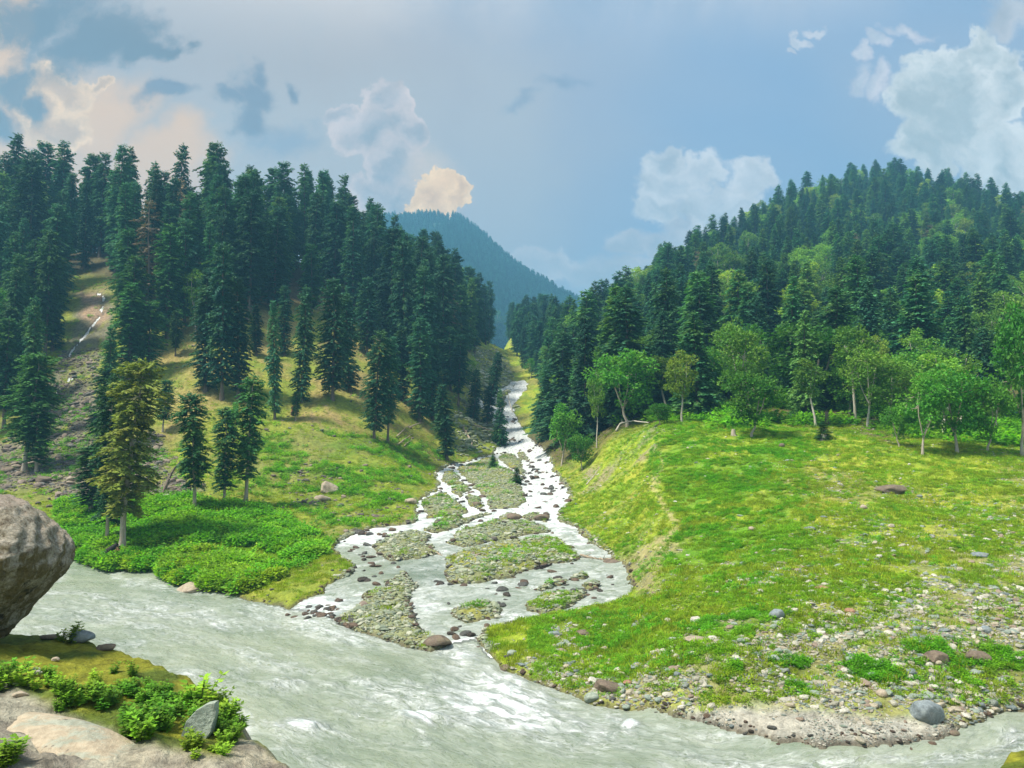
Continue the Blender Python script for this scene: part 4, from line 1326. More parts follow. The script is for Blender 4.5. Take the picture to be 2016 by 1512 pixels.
BR = 'broadleaf_tree'
leafy = [
    (PM[0], 1480, 862, 722, 50, 'dense round deep-green tree with a bare white foot at the wood edge', 'round trees along the wood edge'),
    (PB[2], 1462, 832, 618, 52, 'tall light-green birch rising behind the dense round tree', 'birches in the right wood'),
    (PB[1], 1606, 840, 698, 33, 'leaning birch with a bare pale trunk at the wood edge', 'birches in the right wood'),
    (PB[3], 1684, 834, 630, 40, 'tallest forked birch with a long bare white trunk', 'birches in the right wood'),
    (PB[2], 1748, 838, 695, 50, 'spreading yellow-green birch right of the forked white trunk', 'birches in the right wood'),
    (PBY[0], 1342, 830, 688, 30, 'yellow-green birch with dead brown lower twigs at the wood edge', 'birches in the right wood'),
    (PB[0], 1202, 835, 713, 34, 'light birch standing at the right rim of the gully', 'birches in the right wood'),
    (PB[1], 1175, 882, 738, 20, 'thin birch with crooked white stem lowest in the gully', 'birches in the right wood'),
    (PM[1], 1106, 916, 795, 34, 'bright bushy tree beside the white stream', 'round trees along the wood edge'),
    (PM[2], 1146, 926, 850, 26, 'smaller bushy tree right of the one beside the white stream', 'round trees along the wood edge'),
    (PM[1], 1816, 896, 735, 42, 'low spreading tree with a pale foot on the right meadow edge', 'round trees along the wood edge'),
    (PM[2], 1885, 892, 715, 62, 'largest spreading deep-green tree on the right meadow edge', 'round trees along the wood edge'),
    (PM[0], 1945, 890, 735, 40, 'round tree right of the largest spreading tree', 'round trees along the wood edge'),
    (PM[1], 2012, 896, 600, 50, 'tall leafy tree cut by the right edge of the picture', 'round trees along the wood edge'),
    (PM[0], 1770, 880, 790, 24, 'small leafy tree with bare crooked foot on the right meadow edge', 'round trees along the wood edge'),
    (PB[0], 1820, 815, 645, 36, 'soft light-green tree in the gap above the bare brown patch', 'birches in the right wood'),
    (PBY[1], 1735, 800, 648, 24, 'small yellow-green tree behind the forked birch', 'birches in the right wood'),
    (PM[2], 1165, 850, 760, 26, 'dark green bush tree at the gully rim', 'round trees along the wood edge'),
    (PM[0], 1300, 838, 790, 26, 'low bush tree behind the arching dead branch', 'round trees along the wood edge'),
    (PM[1], 460, 880, 792, 16, 'light leafy tree on the bare slope beside the narrow spruce pair', 'leafy trees on the left side'),
    (PM[0], 5, 700, 560, 26, 'bright leafy tree at the left edge among spruces', 'leafy trees on the left side'),
    (PB[0], 385, 660, 530, 22, 'pale leafy tree above the clearing on the left hill', 'leafy trees on the left side'),
    (PM[1], 978, 665, 612, 18, 'round olive tree at the foot of the far gully slope', 'leafy trees on the left side'),
    (PB[2], 926, 770, 700, 17, 'leafy tree between spruces left of the upper white water', 'leafy trees on the left side'),
    (PM[2], 868, 850, 812, 12, 'small leafy bush tree above the fan head', 'leafy trees on the left side'),
    (PM[1], 1045, 745, 705, 16, 'leafy tree at the very head of the white water', 'leafy trees on the left side'),
]
for pr, px, py, top, hw, lab, grp in leafy:
    TAKEN.append(place_px(BR, pr, px, py, top, hw, lab, 'tree', grp, (0, random.uniform(-.03, .03))))

# ---- the woods: every place where a tree could stand, then the ones that show most get built one by one
WOODS = [
    ('L', [(-460, 380), (0, 440), (200, 470), (400, 470), (560, 480), (760, 545), (860, 580), (1010, 630), (985, 665), (930, 700), (905, 755), (880, 790), (840, 790), (800, 750), (755, 690), (700, 650), (640, 600), (600, 560), (572, 530), (560, 610), (480, 640), (390, 640), (300, 650), (235, 650), (210, 545), (140, 540), (130, 600), (60, 640), (-460, 660)], 5.6, (21, 32), PL),
    ('E', [(-460, 640), (120, 650), (125, 720), (95, 800), (60, 870), (-460, 900)], 8., (17, 24), PLM),
    ('V', [(985, 640), (1085, 615), (1100, 690), (1065, 745), (1040, 740), (1010, 690)], 6.5, (15, 21), PL),
    ('R', [(1085, 900), (1070, 840), (1072, 760), (1088, 700), (1085, 640), (1150, 640), (1300, 560), (1500, 430), (1690, 340), (2560, 400), (2560, 862), (1900, 862), (1800, 845), (1640, 838), (1560, 828), (1420, 828), (1300, 826), (1200, 855), (1120, 905), (1075, 905)], 6.5, (13, 24), PR),
]
cand = []
for wn, P, spc, hr, protos in WOODS:
    n = {'L': 12000, 'E': 2000, 'V': 900, 'R': 40000}[wn]
    y0, y1 = {'L': (140, 420), 'E': (80, 180), 'V': (250, 560), 'R': (85, 640)}[wn]
    x, y = rand_ground(n, y0, y1, {'L': -.93, 'E': -.93, 'V': -.05, 'R': -.02}[wn], {'L': .05, 'E': -.5, 'V': .1, 'R': .98}[wn])
    z = sample(ZT, x, y)
    px, py = proj(x, y, z)
    Pm = np.asarray(P, float)
    ok = sdf_poly(px, py, Pm) > 0
    # the crest too, where the foot hides behind it
    zr = sample(RUN, x, y)
    hid = (z - CAMZ) / y < zr - .002
    ok &= (~hid) | ((z + 15 - CAMZ) / y > zr)
    x, y, z = x[ok], y[ok], z[ok]
    grid = {}
    for a, b, c in zip(x, y, z):
        s_ = spc * (1.15 if wn == 'R' and b > 300 else 1.)
        if wn == 'R' and fbm(np.array([a / 26]), np.array([b / 26]), 301, 2)[0] > .66:
            s_ *= 1.5
        ci = (int(a // 10), int(b // 10))
        if any((a - q[0]) ** 2 + (b - q[1]) ** 2 < s_ * s_ for i in (-1, 0, 1) for j in (-1, 0, 1) for q in grid.get((ci[0] + i, ci[1] + j), ())):
            continue
        if any((a - q[0]) ** 2 + (b - q[1]) ** 2 < 9 for q in TAKEN):
            continue
        grid.setdefault(ci, []).append((a, b))
        h = random.uniform(*hr)
        if wn == 'R' and b < 118:
            h *= .8
        if wn == 'L' and c > 30 and random.random() < .1:
            h *= .7
        if wn in 'LE':
            qx, qy = proj(a, b, c)
            if qy > 545 and abs(qx - np.interp(qy, [570, 620, 710, 810], [192, 200, 140, 105])) < 34:
                continue
        if wn == 'L' and abs(proj(a, b, c)[0] - 280) < 13 and proj(a, b, c)[1] < 560:
            continue
        isb = False
        pr = random.choice(protos)
        if wn == 'R':
            k = fbm(np.array([a / 19]), np.array([b / 19]), 311, 2)[0]
            if (k > .585 and random.random() < .55) or random.random() < .06:
                isb = True; pr = random.choice(PB + PBY[:2]) if b > 150 else random.choice(PM + PB); h = random.uniform(10, 14.5) if b < 150 else random.uniform(12, 18)
            elif random.random() < .3:
                pr = random.choice(PRL)
            elif random.random() < .22:
                pr = random.choice(PRY + PLY[:1])
            if b < 128 and not isb and random.random() < .62:
                isb = True; pr = random.choice(PM + PB + PBY); h = random.uniform(6, 12.5)
        if wn == 'L' and random.random() < .16:
            pr = random.choice(PLM + PLY)
        if not isb and random.random() < .015:
            pr = random.choice(SNAG); h *= .85
        cand.append(dict(x=a, y=b, z=c, h=h, pr=pr, b=isb, w=wn, wid=random.uniform(.64, 1.0) if wn in 'LE' else random.uniform(.85, 1.45), rz=random.uniform(0, 6.28)))

# how much of each would show: paint them front to back on a coarse sheet
cover = np.zeros((378, 504), bool)
for t in sorted(cand, key=lambda t: t['y']):
    px, pb = proj(t['x'], t['y'], t['z']); _, pt = proj(t['x'], t['y'], t['z'] + t['h'])
    hw = t['pr']['rad'] * t['h'] / t['pr']['H'] * F / t['y'] * .8
    y0, y1 = int(max(pt / 4, 0)), int(min(pb / 4, 377))
    seen = 0
    for r_ in range(y0, y1 + 1):
        f = min(1., (r_ - pt / 4 + .5) / max((pb - pt) / 4, 1) * 1.6 + .15)
        a, b = int(max((px - hw * f) / 4, 0)), int(min((px + hw * f) / 4, 503))
        if b >= a:
            row = cover[r_, a:b + 1]
            seen += int((~row).sum()); row[:] = True
    t['seen'] = seen

print('tree places', len(cand), {w[0]: sum(t['w'] == w[0] for t in cand) for w in WOODS}, 'broad', sum(t['b'] for t in cand))
con = sorted([t for t in cand if not t['b']], key=lambda t: -t['seen'])
bro = sorted([t for t in cand if t['b']], key=lambda t: -t['seen'])
single = con[:250] + [t for t in bro[:150] if t['seen'] > 2]
rest = con[250:] + bro[len([t for t in bro[:150] if t['seen'] > 2]):]


def pick(v, table):
    for lim, txt in table:
        if v < lim:
            return txt
    return table[-1][1]


def tree_label(t):
    px, py = proj(t['x'], t['y'], t['z'] + t['h'])
    size = 'tall' if t['h'] > {'L': 28, 'E': 21.5, 'V': 19, 'R': 22}[t['w']] else 'short' if t['h'] < {'L': 23, 'E': 19, 'V': 17, 'R': 18}[t['w']] else 'middling'
    if t['b']:
        size = 'tall' if t['h'] > 12.5 else 'low'
    slim = 'slim ' if t['wid'] < (.80 if t['w'] in 'LE' else 1.0) else 'broad ' if t['wid'] > (.92 if t['w'] in 'LE' else 1.3) else ''
    if t['w'] == 'L':
        where = pick(px, [(110, 'near the left edge'), (250, 'above the small cascade'), (300, 'beside the sky gap'), (390, 'right of the sky gap'), (500, 'above the packed trio'),
                          (620, 'above the brown strips'), (720, 'above the stout dark spruce'), (800, 'left of the far mountain'), (900, 'before the far mountain'), (3000, 'where it dips to the gully')])
        lv = pick(py - max(0, px - 500) * .42, [(325, 'on the crest of'), (375, 'just under the crest of'), (440, 'half way down'), (3000, 'at the lower wood edge of')])
        tone = 'half-dead brown' if t['pr'] in SNAG else 'mid-green' if t['pr'] in PLM else 'light-green' if t['pr'] in PLY else 'dark'
        return '%s %s%s spruce %s the left ridge, %s' % (size, slim, tone, lv, where), 'dark spruces on the left ridge'
    if t['w'] == 'E':
        lv = 'above' if py < 640 else 'level with'
        return '%s %sgreen spruce in the thin wood left of the cascade, %s the scree' % (size, slim, lv), 'spruces in the thin wood at the left edge'
    if t['w'] == 'V':
        return '%s %sdark spruce in the clump closing the gully under the far mountain' % (size, slim), 'spruces closing the gully'
    lv = pick(py, [(400, 'on the summit of'), (470, 'near the top of'), (540, 'high up'), (610, 'half way up'), (690, 'low on'), (3000, 'at the foot of')])
    where = pick(px, [(1120, 'over the white water'), (1190, 'above the thin birch'), (1300, 'beside the gully rim'), (1400, 'above the yellow-green birch'), (1540, 'above the dense round tree'), (1640, 'above the leaning birch'),
                      (1720, 'above the forked birch'), (1830, 'above the brown patch'), (1940, 'above the largest spreading tree'), (3000, 'by the right edge')])
    if t['b']:
        kn = 'yellow-green birch' if t['pr'] in PBY else 'round leafy tree' if t['pr'] in PM else 'light-green birch'
        return '%s %s%s among firs %s the right hill, %s' % (size, slim, kn, lv, where), 'leafy trees among the firs of the right hill'
    tone = 'half-dead brown' if t['pr'] in SNAG else 'dark' if t['pr'] in PRL else 'light-green' if t['pr'] in PRY + PLY else 'blue-green'
    return '%s %s%s fir %s the right hill, %s' % (size, slim, tone, lv, where), 'firs covering the right hill'


for t in single:
    lab, grp = tree_label(t)
    while len(lab.split()) > 16:
        lab = lab.split(' ', 1)[1]
    nm = BR if t['b'] else ('fir_tree' if t['w'] == 'R' else SP)
    place_tree(nm, t['pr'], t['x'], t['y'], t['z'] - .15, t['h'], t['wid'], t['rz'], lab, 'tree' if t['b'] else 'conifer', grp, (random.uniform(-.02, .02), random.uniform(-.02, .02)))


def whole(p):
    a, b = p['crown'], p['trunk']
    va = np.empty(len(a.vertices) * 3, np.float32); a.vertices.foreach_get('co', va)
    vb = np.empty(len(b.vertices) * 3, np.float32); b.vertices.foreach_get('co', vb)
    qa = np.empty(len(a.loops), np.int32); a.loops.foreach_get('vertex_index', qa)
    qb = np.empty(len(b.loops), np.int32); b.loops.foreach_get('vertex_index', qb)
    V = np.concatenate([va.reshape(-1, 3), vb.reshape(-1, 3)])
    qa = qa.reshape(-1, 4); qb = qb.reshape(-1, 4) + len(va) // 3
    return mesh_np('whole_tree', V, np.concatenate([qa, qb]), [a.materials[0], b.materials[0]], mat_idx=[0] * len(qa) + [1] * len(qb))


def rest_group(items, name, label):
    groups = {}
    for t in items:
        groups.setdefault(id(t['pr']), []).append(t)
    protos = []; idx = []; pts = []; rot = []; scl = []
    by = {}
    for t in items:
        if id(t['pr']) not in by:
            by[id(t['pr'])] = len(protos); protos.append(t['pr'])
    coll = proto_coll(name + '_kinds', [whole(p) for p in protos])
    me = bpy.data.meshes.new(name)
    for t in items:
        k = t['h'] / t['pr']['H']
        pts.append((t['x'], t['y'], t['z'] - .15)); rot.append((0, 0, t['rz'])); scl.append((k * t['wid'], k * t['wid'], k)); idx.append(by[id(t['pr'])])
    o = scatter(name, pts, rot, scl, coll, label)
    a = o.data.attributes.new('kind_index', 'INT', 'POINT'); a.data.foreach_set('value', idx)
    g = o.modifiers[0].node_group
    ip = [n for n in g.nodes if n.bl_idname == 'GeometryNodeInstanceOnPoints'][0]
    na = g.nodes.new('GeometryNodeInputNamedAttribute'); na.data_type = 'INT'; na.inputs['Name'].default_value = 'kind_index'
    g.links.new(na.outputs['Attribute'], ip.inputs['Instance Index'])


rest_group(rest, 'forest', 'remaining firs, spruces and birches deep in the packed woods')

# far mountain: a wood that reads as one mass
x, y = rand_ground(42000, 860, 1420, -.30, .14)
z = sample(ZT, x, y)
px, py = proj(x, y, z)
ok = visible(x, y, 10) & (px > 640) & (px < 1260)
x, y, z = x[ok], y[ok], z[ok]
keep = RNG.random(len(x)) < .33
keep &= fbm(x / 60, y / 60, 331, 3) < .68
x, y, z = x[keep], y[keep], z[keep]
print('far trees', len(x))
k = RNG.uniform(.6, 1.25, len(x))
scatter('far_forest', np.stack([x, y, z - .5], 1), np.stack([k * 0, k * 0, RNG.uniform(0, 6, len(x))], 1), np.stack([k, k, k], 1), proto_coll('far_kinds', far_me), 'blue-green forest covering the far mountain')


# ------------------------------------------------------------------ stones
def rock_mesh(seed, mt, sub=2, **kw):
    v, f = rock(seed, sub, **kw)
    return mesh_np('stone', v, f, [mt], sub > 2)


def rock_set(mt, base, n=7, flat=.6):
    return [rock_mesh(base + i, M[mt], 2, scale=(1, random.uniform(.65, .95), random.uniform(flat * .7, flat * 1.2)), rough=.13, cuts=5) for i in range(n)]


RS = {'cobble': rock_set('cobble', 1000, 9, .55), 'scree': rock_set('scree', 1100, 6, .6), 'wet': rock_set('wet', 1200, 5, .6), 'shingle': rock_set('shingle', 1300, 6, .5)}

stones = []


def strew(n, y0, y1, s0, s1, dens, size, setname, power=1.3, only='land'):
    x, y = rand_ground(n, y0, y1, s0, s1, power)
    d = dens(x, y)
    ok = RNG.random(n) < d
    x, y = x[ok], y[ok]
    w = sample(SDW, x, y)
    ok = (w < (-.02 if only == 'land' else .4)) & visible(x, y, .3)
    if only == 'edge':
        ok &= w > -.5
    x, y = x[ok], y[ok]
    r_ = size[0] * (1 - RNG.random(len(x))) ** (-1 / size[2])
    r_ = np.minimum(r_, size[1])
    z = sample(ZT, x, y)
    for a, b, c, d_ in zip(x, y, z, r_):
        stones.append((a, b, c, d_, setname))


zv = zval
strew(110000, 29, 62, .0, .74, lambda x, y: .03 + .62 * zv('cobbleR', x, y) * (1 - .72 * zv('greenR', x, y)) * (1 - zv('sand', x, y)) * sstep(.30, .5, fbm(x / 2.2, y / 2.2, 401, 3)), (.045, .25, 2.5), 'cobble', 1.6)
strew(34000, 33, 75, .05, .74, lambda x, y: .8 * zv('stonyR', x, y) * sstep(.40, .6, fbm(x / 3, y / 3, 403, 3)), (.055, .28, 2.7), 'cobble', 1.5)
strew(52000, 34, 115, -.02, .74, lambda x, y: (x > 2) * (.04 + (.20 + .35 * sstep(.25, .5, x / y)) * sstep(.46, .66, fbm(x / 5, y / 5, 405, 3))) + .9 * zv('lineR', x, y) + .35 * zv('knollR', x, y), (.055, .24, 3.2), 'cobble', 1.3)
strew(16000, 29, 34.5, .1, .72, lambda x, y: .9 * zv('sand', x, y) * sstep(.4, .62, fbm(x / 1.2, y / 1.2, 407, 2)), (.025, .10, 3.2), 'cobble')
strew(26000, 80, 150, -.74, -.36, lambda x, y: np.maximum(zv('screeL', x, y), zv('screeU', x, y)) * (.35 + .6 * sstep(.4, .55, fbm(x / 5, y / 5, 421, 3))), (.14, .7, 2.7), 'scree', 1.0)
strew(14000, 52, 150, -.70, .02, lambda x, y: .06 * (1 - zv('lushL', x, y)) + .5 * zv('stonesL', x, y) + .12 * zv('midL', x, y) + .14 * zv('dryL', x, y) * sstep(.5, .7, fbm(x / 6, y / 6, 409, 3)), (.12, .5, 2.6), 'scree', 1.0)
strew(8000, 150, 330, -.12, .03, lambda x, y: .7 * zv('upperV', x, y), (.3, 1.2, 2.5), 'shingle', .8)
isl_f = lambda x, y: sample(ISLM, x, y)
strew(80000, 44, 172, -.25, .16, lambda x, y: .95 * isl_f(x, y) * (.35 + .65 * sstep(.36, .52, fbm(x / 3, y / 3, 411, 3))), (.09, .30, 3.2), 'shingle', 1.2)
strew(30000, 44, 175, -.25, .16, lambda x, y: .22 + 0 * x, (.09, .34, 2.8), 'wet', 1.2, 'edge')
strew(40000, 28, 80, -.72, .74, lambda x, y: .5 + 0 * x, (.05, .2, 2.6), 'wet', 1.2, 'edge')
strew(9000, 7, 21, -.74, -.2, lambda x, y: .12 + .25 * sstep(.5, .7, fbm(x, y, 413, 2)), (.015, .09, 2.2), 'cobble', 1.0)
# stones standing in the white water
x, y = rand_ground(9000, 46, 200, -.25, .16, 1.3)
w = sample(SDW, x, y); px, py = proj(x, y, sample(ZB, x, y))
ok = (w > .1) & (sample(SDR, x, y) < 0) & (RNG.random(len(x)) < .03 + .20 * sstep(.60, .72, fbm(x / 3, y / 3, 415, 2)) + .10 * (py < 1000)) & (np.abs(px - 850) + np.abs(py - 1125) > 90)
for a, b in zip(x[ok], y[ok]):
    stones.append((a, b, float(sample(ZB, np.array([a]), np.array([b]))[0]) - .03, random.uniform(.12, .42) * (1 + b / 220), 'wet'))
for cx, cy, n, sp in [(610, 1215, 26, 34), (650, 1225, 22, 24), (700, 1095, 12, 30), (870, 1020, 10, 40), (720, 1130, 8, 40), (890, 1160, 10, 40), (1175, 1160, 12, 30)]:
    for _ in range(n):
        a, b, c = base_at(random.gauss(cx, sp), random.gauss(cy, 9))
        stones.append((a, b, c if sample(SDW, np.array([a]), np.array([b]))[0] < 0 else float(sample(ZB, np.array([a]), np.array([b]))[0]) - .02, random.uniform(.12, .34), 'wet'))

print('stones', len(stones))
named = {'boulder': [], 'stone': []}
# special blocks that one can point at: px, py of the foot middle, half width px, height px, set, label
BLOCKS = [
    (378, 1172, 37, 25, 'tan', 'large flat tan boulder at the water edge under the herb patches', 'wide'),
    (645, 970, 19, 24, 'tan', 'upright pinkish boulder on the green slope left of the fan', 'tall'),
    (632, 986, 17, 12, 'tan', 'low boulder just below the upright pinkish one', 'wide'),
    (807, 992, 13, 12, 'tan', 'boulder at the left edge of the fan beside the first rivulet', 'tall'),
    (858, 1274, 28, 20, 'brown', 'dark wet boulder at the tip of the longest shingle island', 'wide'),
    (1531, 1218, 16, 20, 'blue', 'pointed blue-grey boulder on the right meadow', 'tall'),
    (1530, 1230, 16, 9, 'green', 'low grey-green slab right below the pointed blue-grey boulder', 'wide'),
    (1371, 1226, 11, 13, 'white', 'white angular stone alone in the herbs of the right bank', 'tall'),
    (1372, 1264, 22, 10, 'tan', 'long low tan boulder at the upper rim of the cobble bank', 'wide'),
    (1198, 1365, 32, 24, 'brown', 'large flat-topped grey-brown boulder low on the cobble bank', 'wide'),
    (1166, 1382, 15, 17, 'green', 'pale green rounded boulder at the water edge of the cobble bank', 'tall'),
    (1236, 1349, 9, 11, 'red', 'rusty red stone beside the flat-topped boulder', 'tall'),
    (1834, 1428, 31, 46, 'blue', 'big grey egg-shaped boulder standing on the gravel bar', 'tall'),
    (1878, 1450, 14, 12, 'brown', 'brown stone in the water right of the egg-shaped boulder', 'wide'),
    (1852, 1308, 24, 24, 'brown', 'brown earthy boulder half buried in the right bank', 'tall'),
    (1932, 1306, 26, 22, 'brown', 'second brown earthy boulder in the right bank nearer the edge', 'wide'),
    (1150, 1254, 18, 13, 'brown', 'brown rounded boulder among herbs near the stream mouth', 'wide'),
    (1092, 1252, 12, 10, 'blue', 'slanting blue slab among herbs near the stream mouth', 'wide'),
    (1008, 1292, 12, 12, 'green', 'pale flat stone at the corner of the stream mouth', 'tall'),
    (995, 1322, 12, 13, 'brown', 'dark stone standing in the water at the stream mouth', 'tall'),
    (1765, 972, 34, 18, 'brown', 'dark brown outcrop in the upper right meadow', 'wide'),
    (1701, 1002, 8, 9, 'tan', 'pinkish stone beside the line of rubble in the right meadow', 'tall'),
    (1482, 1044, 9, 8, 'tan', 'tan stone in the middle of the right meadow', 'tall'),
    (1596, 1044, 12, 8, 'blue', 'flat bluish stone right of the tan one in the middle meadow', 'wide'),
    (1553, 1088, 22, 8, 'tan', 'long flat tan slab sunk in the right meadow', 'wide'),
    (1935, 1096, 20, 9, 'blue', 'flat blue-grey slab near the right edge of the meadow', 'wide'),
    (1622, 1160, 17, 6, 'red', 'reddish flat slab in the stony lower meadow', 'wide'),
    (1675, 1208, 11, 11, 'red', 'orange-brown stone in the stony lower meadow', 'tall'),
    (1944, 1248, 12, 16, 'blue', 'leaning grey slab above the right bank', 'tall'),
    (1740, 1372, 13, 14, 'tan', 'tan block low on the right bank', 'tall'),
    (1795, 1338, 9, 10, 'white', 'pale stone in the green patch of the right bank', 'tall'),
    (1325, 1262, 9, 9, 'green', 'small green-grey stone left of the long low boulder', 'tall'),
    (1255, 1316, 15, 10, 'blue', 'bluish flat stone above the cobbles of the right bank', 'wide'),
    (1540, 880, 6, 9, 'brown', 'small dark rock in the top of the right meadow', 'tall'),
    (322, 982, 12, 10, 'white', 'whitish block lying at the foot of the stone heap', 'wide'),
    (80, 948, 16, 13, 'brown', 'largest dark boulder in the left scree', 'wide'),
    (140, 948, 12, 12, 'tan', 'pale round boulder in the left scree', 'tall'),
    (15, 930, 20, 12, 'brown', 'flat dark slab of the scree at the left edge', 'wide'),
    (176, 1114, 9, 9, 'brown', 'reddish brown stone at the water edge left of the herb patches', 'tall'),
    (1213, 1110, 24, 8, 'brown', 'low dark ledge at the right bank where the pale log ends', 'wide'),
    (1330, 990, 5, 5, 'white', 'small white stone beside the path on the right slope', 'tall'),
    (1008, 872, 9, 10, 'brown', 'dark boulder splitting the white water above the fan', 'tall'),
    (1070, 935, 7, 8, 'brown', 'brown boulder in the main white channel', 'tall'),
    (1010, 1022, 18, 11, 'brown', 'row of brown boulder at the head of the middle island', 'wide'),
    (1068, 1024, 18, 12, 'brown', 'brown boulder in the white channel right of the middle island', 'wide'),
    (938, 995, 10, 8, 'brown', 'brown boulder on the small island between the left rivulets', 'wide'),
]
TINT = {'tan': [(.30, .24, .17), (.44, .37, .28), (.24, .19, .13)], 'brown': [(.10, .08, .06), (.20, .155, .115), (.14, .11, .085)], 'blue': [(.15, .19, .21), (.24, .28, .29), (.19, .21, .20)],
        'green': [(.20, .26, .21), (.31, .36, .29), (.17, .20, .17)], 'white': [(.50, .46, .40), (.62, .58, .52)], 'red': [(.30, .16, .10), (.38, .23, .15)]}
for k, v in TINT.items():
    M['blk_' + k] = m_rock('boulder_' + k, v, False, 2.0, .25 if k in ('tan', 'brown', 'blue') else 0)
for i, (px, py, hw, hp, tint, lab, shape) in enumerate(BLOCKS):
    x, y, z = base_at(px, py)
    w = hw * y / F; h = hp * y / F
    v, f = rock(500 + i, 4 if hw > 18 else 3, scale=(1, .8, 1), rough=.16, cuts=8 if hw > 14 else 5)
    v = v / np.abs(v).max(0) * [w, w * .8, h * .62]
    me = mesh_np('boulder', v, f, [M['blk_' + tint]], True)
    o = link('boulder', me)
    o.location = (x, y + w * .5, z + h * .33 - .02)
    tag(o, lab, 'boulder' if hw > 11 else 'stone')
# loose stones: the 300 that show largest are things of their own
arr = sorted(range(len(stones)), key=lambda i: -stones[i][3] / stones[i][1])
pick = set()
lab_of = {'cobble': ('loose stone of the cobble bank on the right shore', 'stones of the right bank'), 'scree': ('brown stone lying in the scree under the left wood', 'stones of the left slope'),
          'wet': ('dark wet stone along the waterline', 'wet stones at the water'), 'shingle': ('mossy grey stone on the shingle islands of the fan', 'stones of the shingle islands')}
SIZE_W = ['small', 'middling', 'large']


def short_name(l):
    cut = len(l)
    for w in (' at ', ' on ', ' in ', ' lying', ' alone', ' low on', ' under ', ' among ', ' beside ', ' below ', ' right ', ' left ', ' sunk', ' standing', ' near ', ' above ', ' half ', ' just ', ' where ', ' splitting', ' between', ' of '):
        k = l.find(w)
        if k > 6:
            cut = min(cut, k)
    return l[:cut]


def rock_label(st, x, y, z, r_):
    px, py = proj(x, y, z)
    size = 'larger' if r_ > .24 * (2 if st in ('scree', 'shingle') else 1) else 'smaller'
    base = {'cobble': 'rounded stone', 'wet': 'dark wet stone', 'scree': 'brown scree stone', 'shingle': 'mossy grey stone'}[st]
    grp = {'cobble': 'stones of the right bank', 'wet': 'wet stones at the water', 'scree': 'stones of the left slope', 'shingle': 'stones of the shingle islands'}[st]
    if y < 22:
        return '%s pebble on the near bank by the bedrock rib' % size, 'stones of the near bank'
    bl = min(BLOCKS, key=lambda q: (q[0] - px) ** 2 + ((q[1] - py) * 1.6) ** 2)
    dx, dy = px - bl[0], (py - bl[1]) * 1.6
    d = math.hypot(dx, dy)
    word = ('right of' if dx > 0 else 'left of') if abs(dx) > abs(dy) else ('below' if dy > 0 else 'above')
    far_ = 'just ' if d < 35 else '' if d < 90 else 'well '
    return '%s %s %s%s the %s' % (size, base, far_, word, short_name(bl[5])), grp


for i in arr[:235]:
    a, b, c, r_, st = stones[i]
    pick.add(i)
    o = link('stone', random.choice(RS[st]))
    o.location = (a, b, c + r_ * .12)
    o.scale = (r_ * random.uniform(.9, 1.25), r_ * random.uniform(.85, 1.1), r_ * random.uniform(.7, 1.1))
    o.rotation_euler = (random.uniform(-.3, .3), random.uniform(-.3, .3), random.uniform(0, 6.28))
    lab, grp = rock_label(st, a, b, c, r_)
    tag(o, lab, 'stone', grp)
for st, nm, lab in (('cobble', 'cobbles', 'countless cobbles strewn over the right bank and meadow'), ('scree', 'rubble', 'countless brown scree stones on the left slope'),
                    ('wet', 'wet_pebbles', 'countless dark wet stones lining the water'), ('shingle', 'shingle', 'countless mossy grey stones covering the islands')):
    s_ = np.array([stones[i][:4] for i in range(len(stones)) if stones[i][4] == st and i not in pick])
    n = len(s_)
    k = s_[:, 3:4]
    scatter(nm, s_[:, :3] + np.concatenate([k * 0, k * 0, k * .1], 1), np.stack([RNG.uniform(-.35, .35, n), RNG.uniform(-.35, .35, n), RNG.uniform(0, 6.28, n)], 1),
            k * np.stack([RNG.uniform(.9, 1.3, n), RNG.uniform(.8, 1.1, n), RNG.uniform(.7, 1.1, n)], 1), proto_coll(nm + '_kinds', RS[st]), lab)


# ------------------------------------------------------------------ ground plants
def cover_plants(name, label, n, y0, y1, s0, s1, dens, metas, size, power=1.3, up=.0):
    x, y = rand_ground(n, y0, y1, s0, s1, power)
    d = dens(x, y)
    ok = (RNG.random(n) < d) & (sample(SDW, x, y) < -.25) & visible(x, y, .25)
    x, y = x[ok], y[ok]
    z = sample(ZT, x, y)
    k = RNG.uniform(size[0], size[1], len(x))
    m_ = len(x)
    print(name, m_)
    scatter(name, np.stack([x, y, z - .02], 1), np.stack([RNG.normal(0, .12, m_), RNG.normal(0, .12, m_), RNG.uniform(0, 6.28, m_)], 1), np.stack([k, k, k * RNG.uniform(.7, 1.3, m_)], 1), proto_coll(name + '_kinds', metas), label)


def GAPS(x, y):
    p = proj(x, y, sample(ZT, x, y))
    g = zline(*p, [(436, 1000), (444, 1050), (425, 1078), (480, 1094), (560, 1100)], [9, 12, 12, 12, 12])
    g = np.maximum(g, zline(*p, [(190, 1092), (300, 1084), (425, 1078)], [7, 8, 8]))
    g = np.maximum(g, zline(*p, [(330, 1106), (308, 1122), (302, 1136), (322, 1156)], [8, 10, 12, 14]))
    g = np.maximum(g, zline(*p, [(430, 1078), (440, 1096), (360, 1104)], [7, 7, 7]))
    return 1 - g


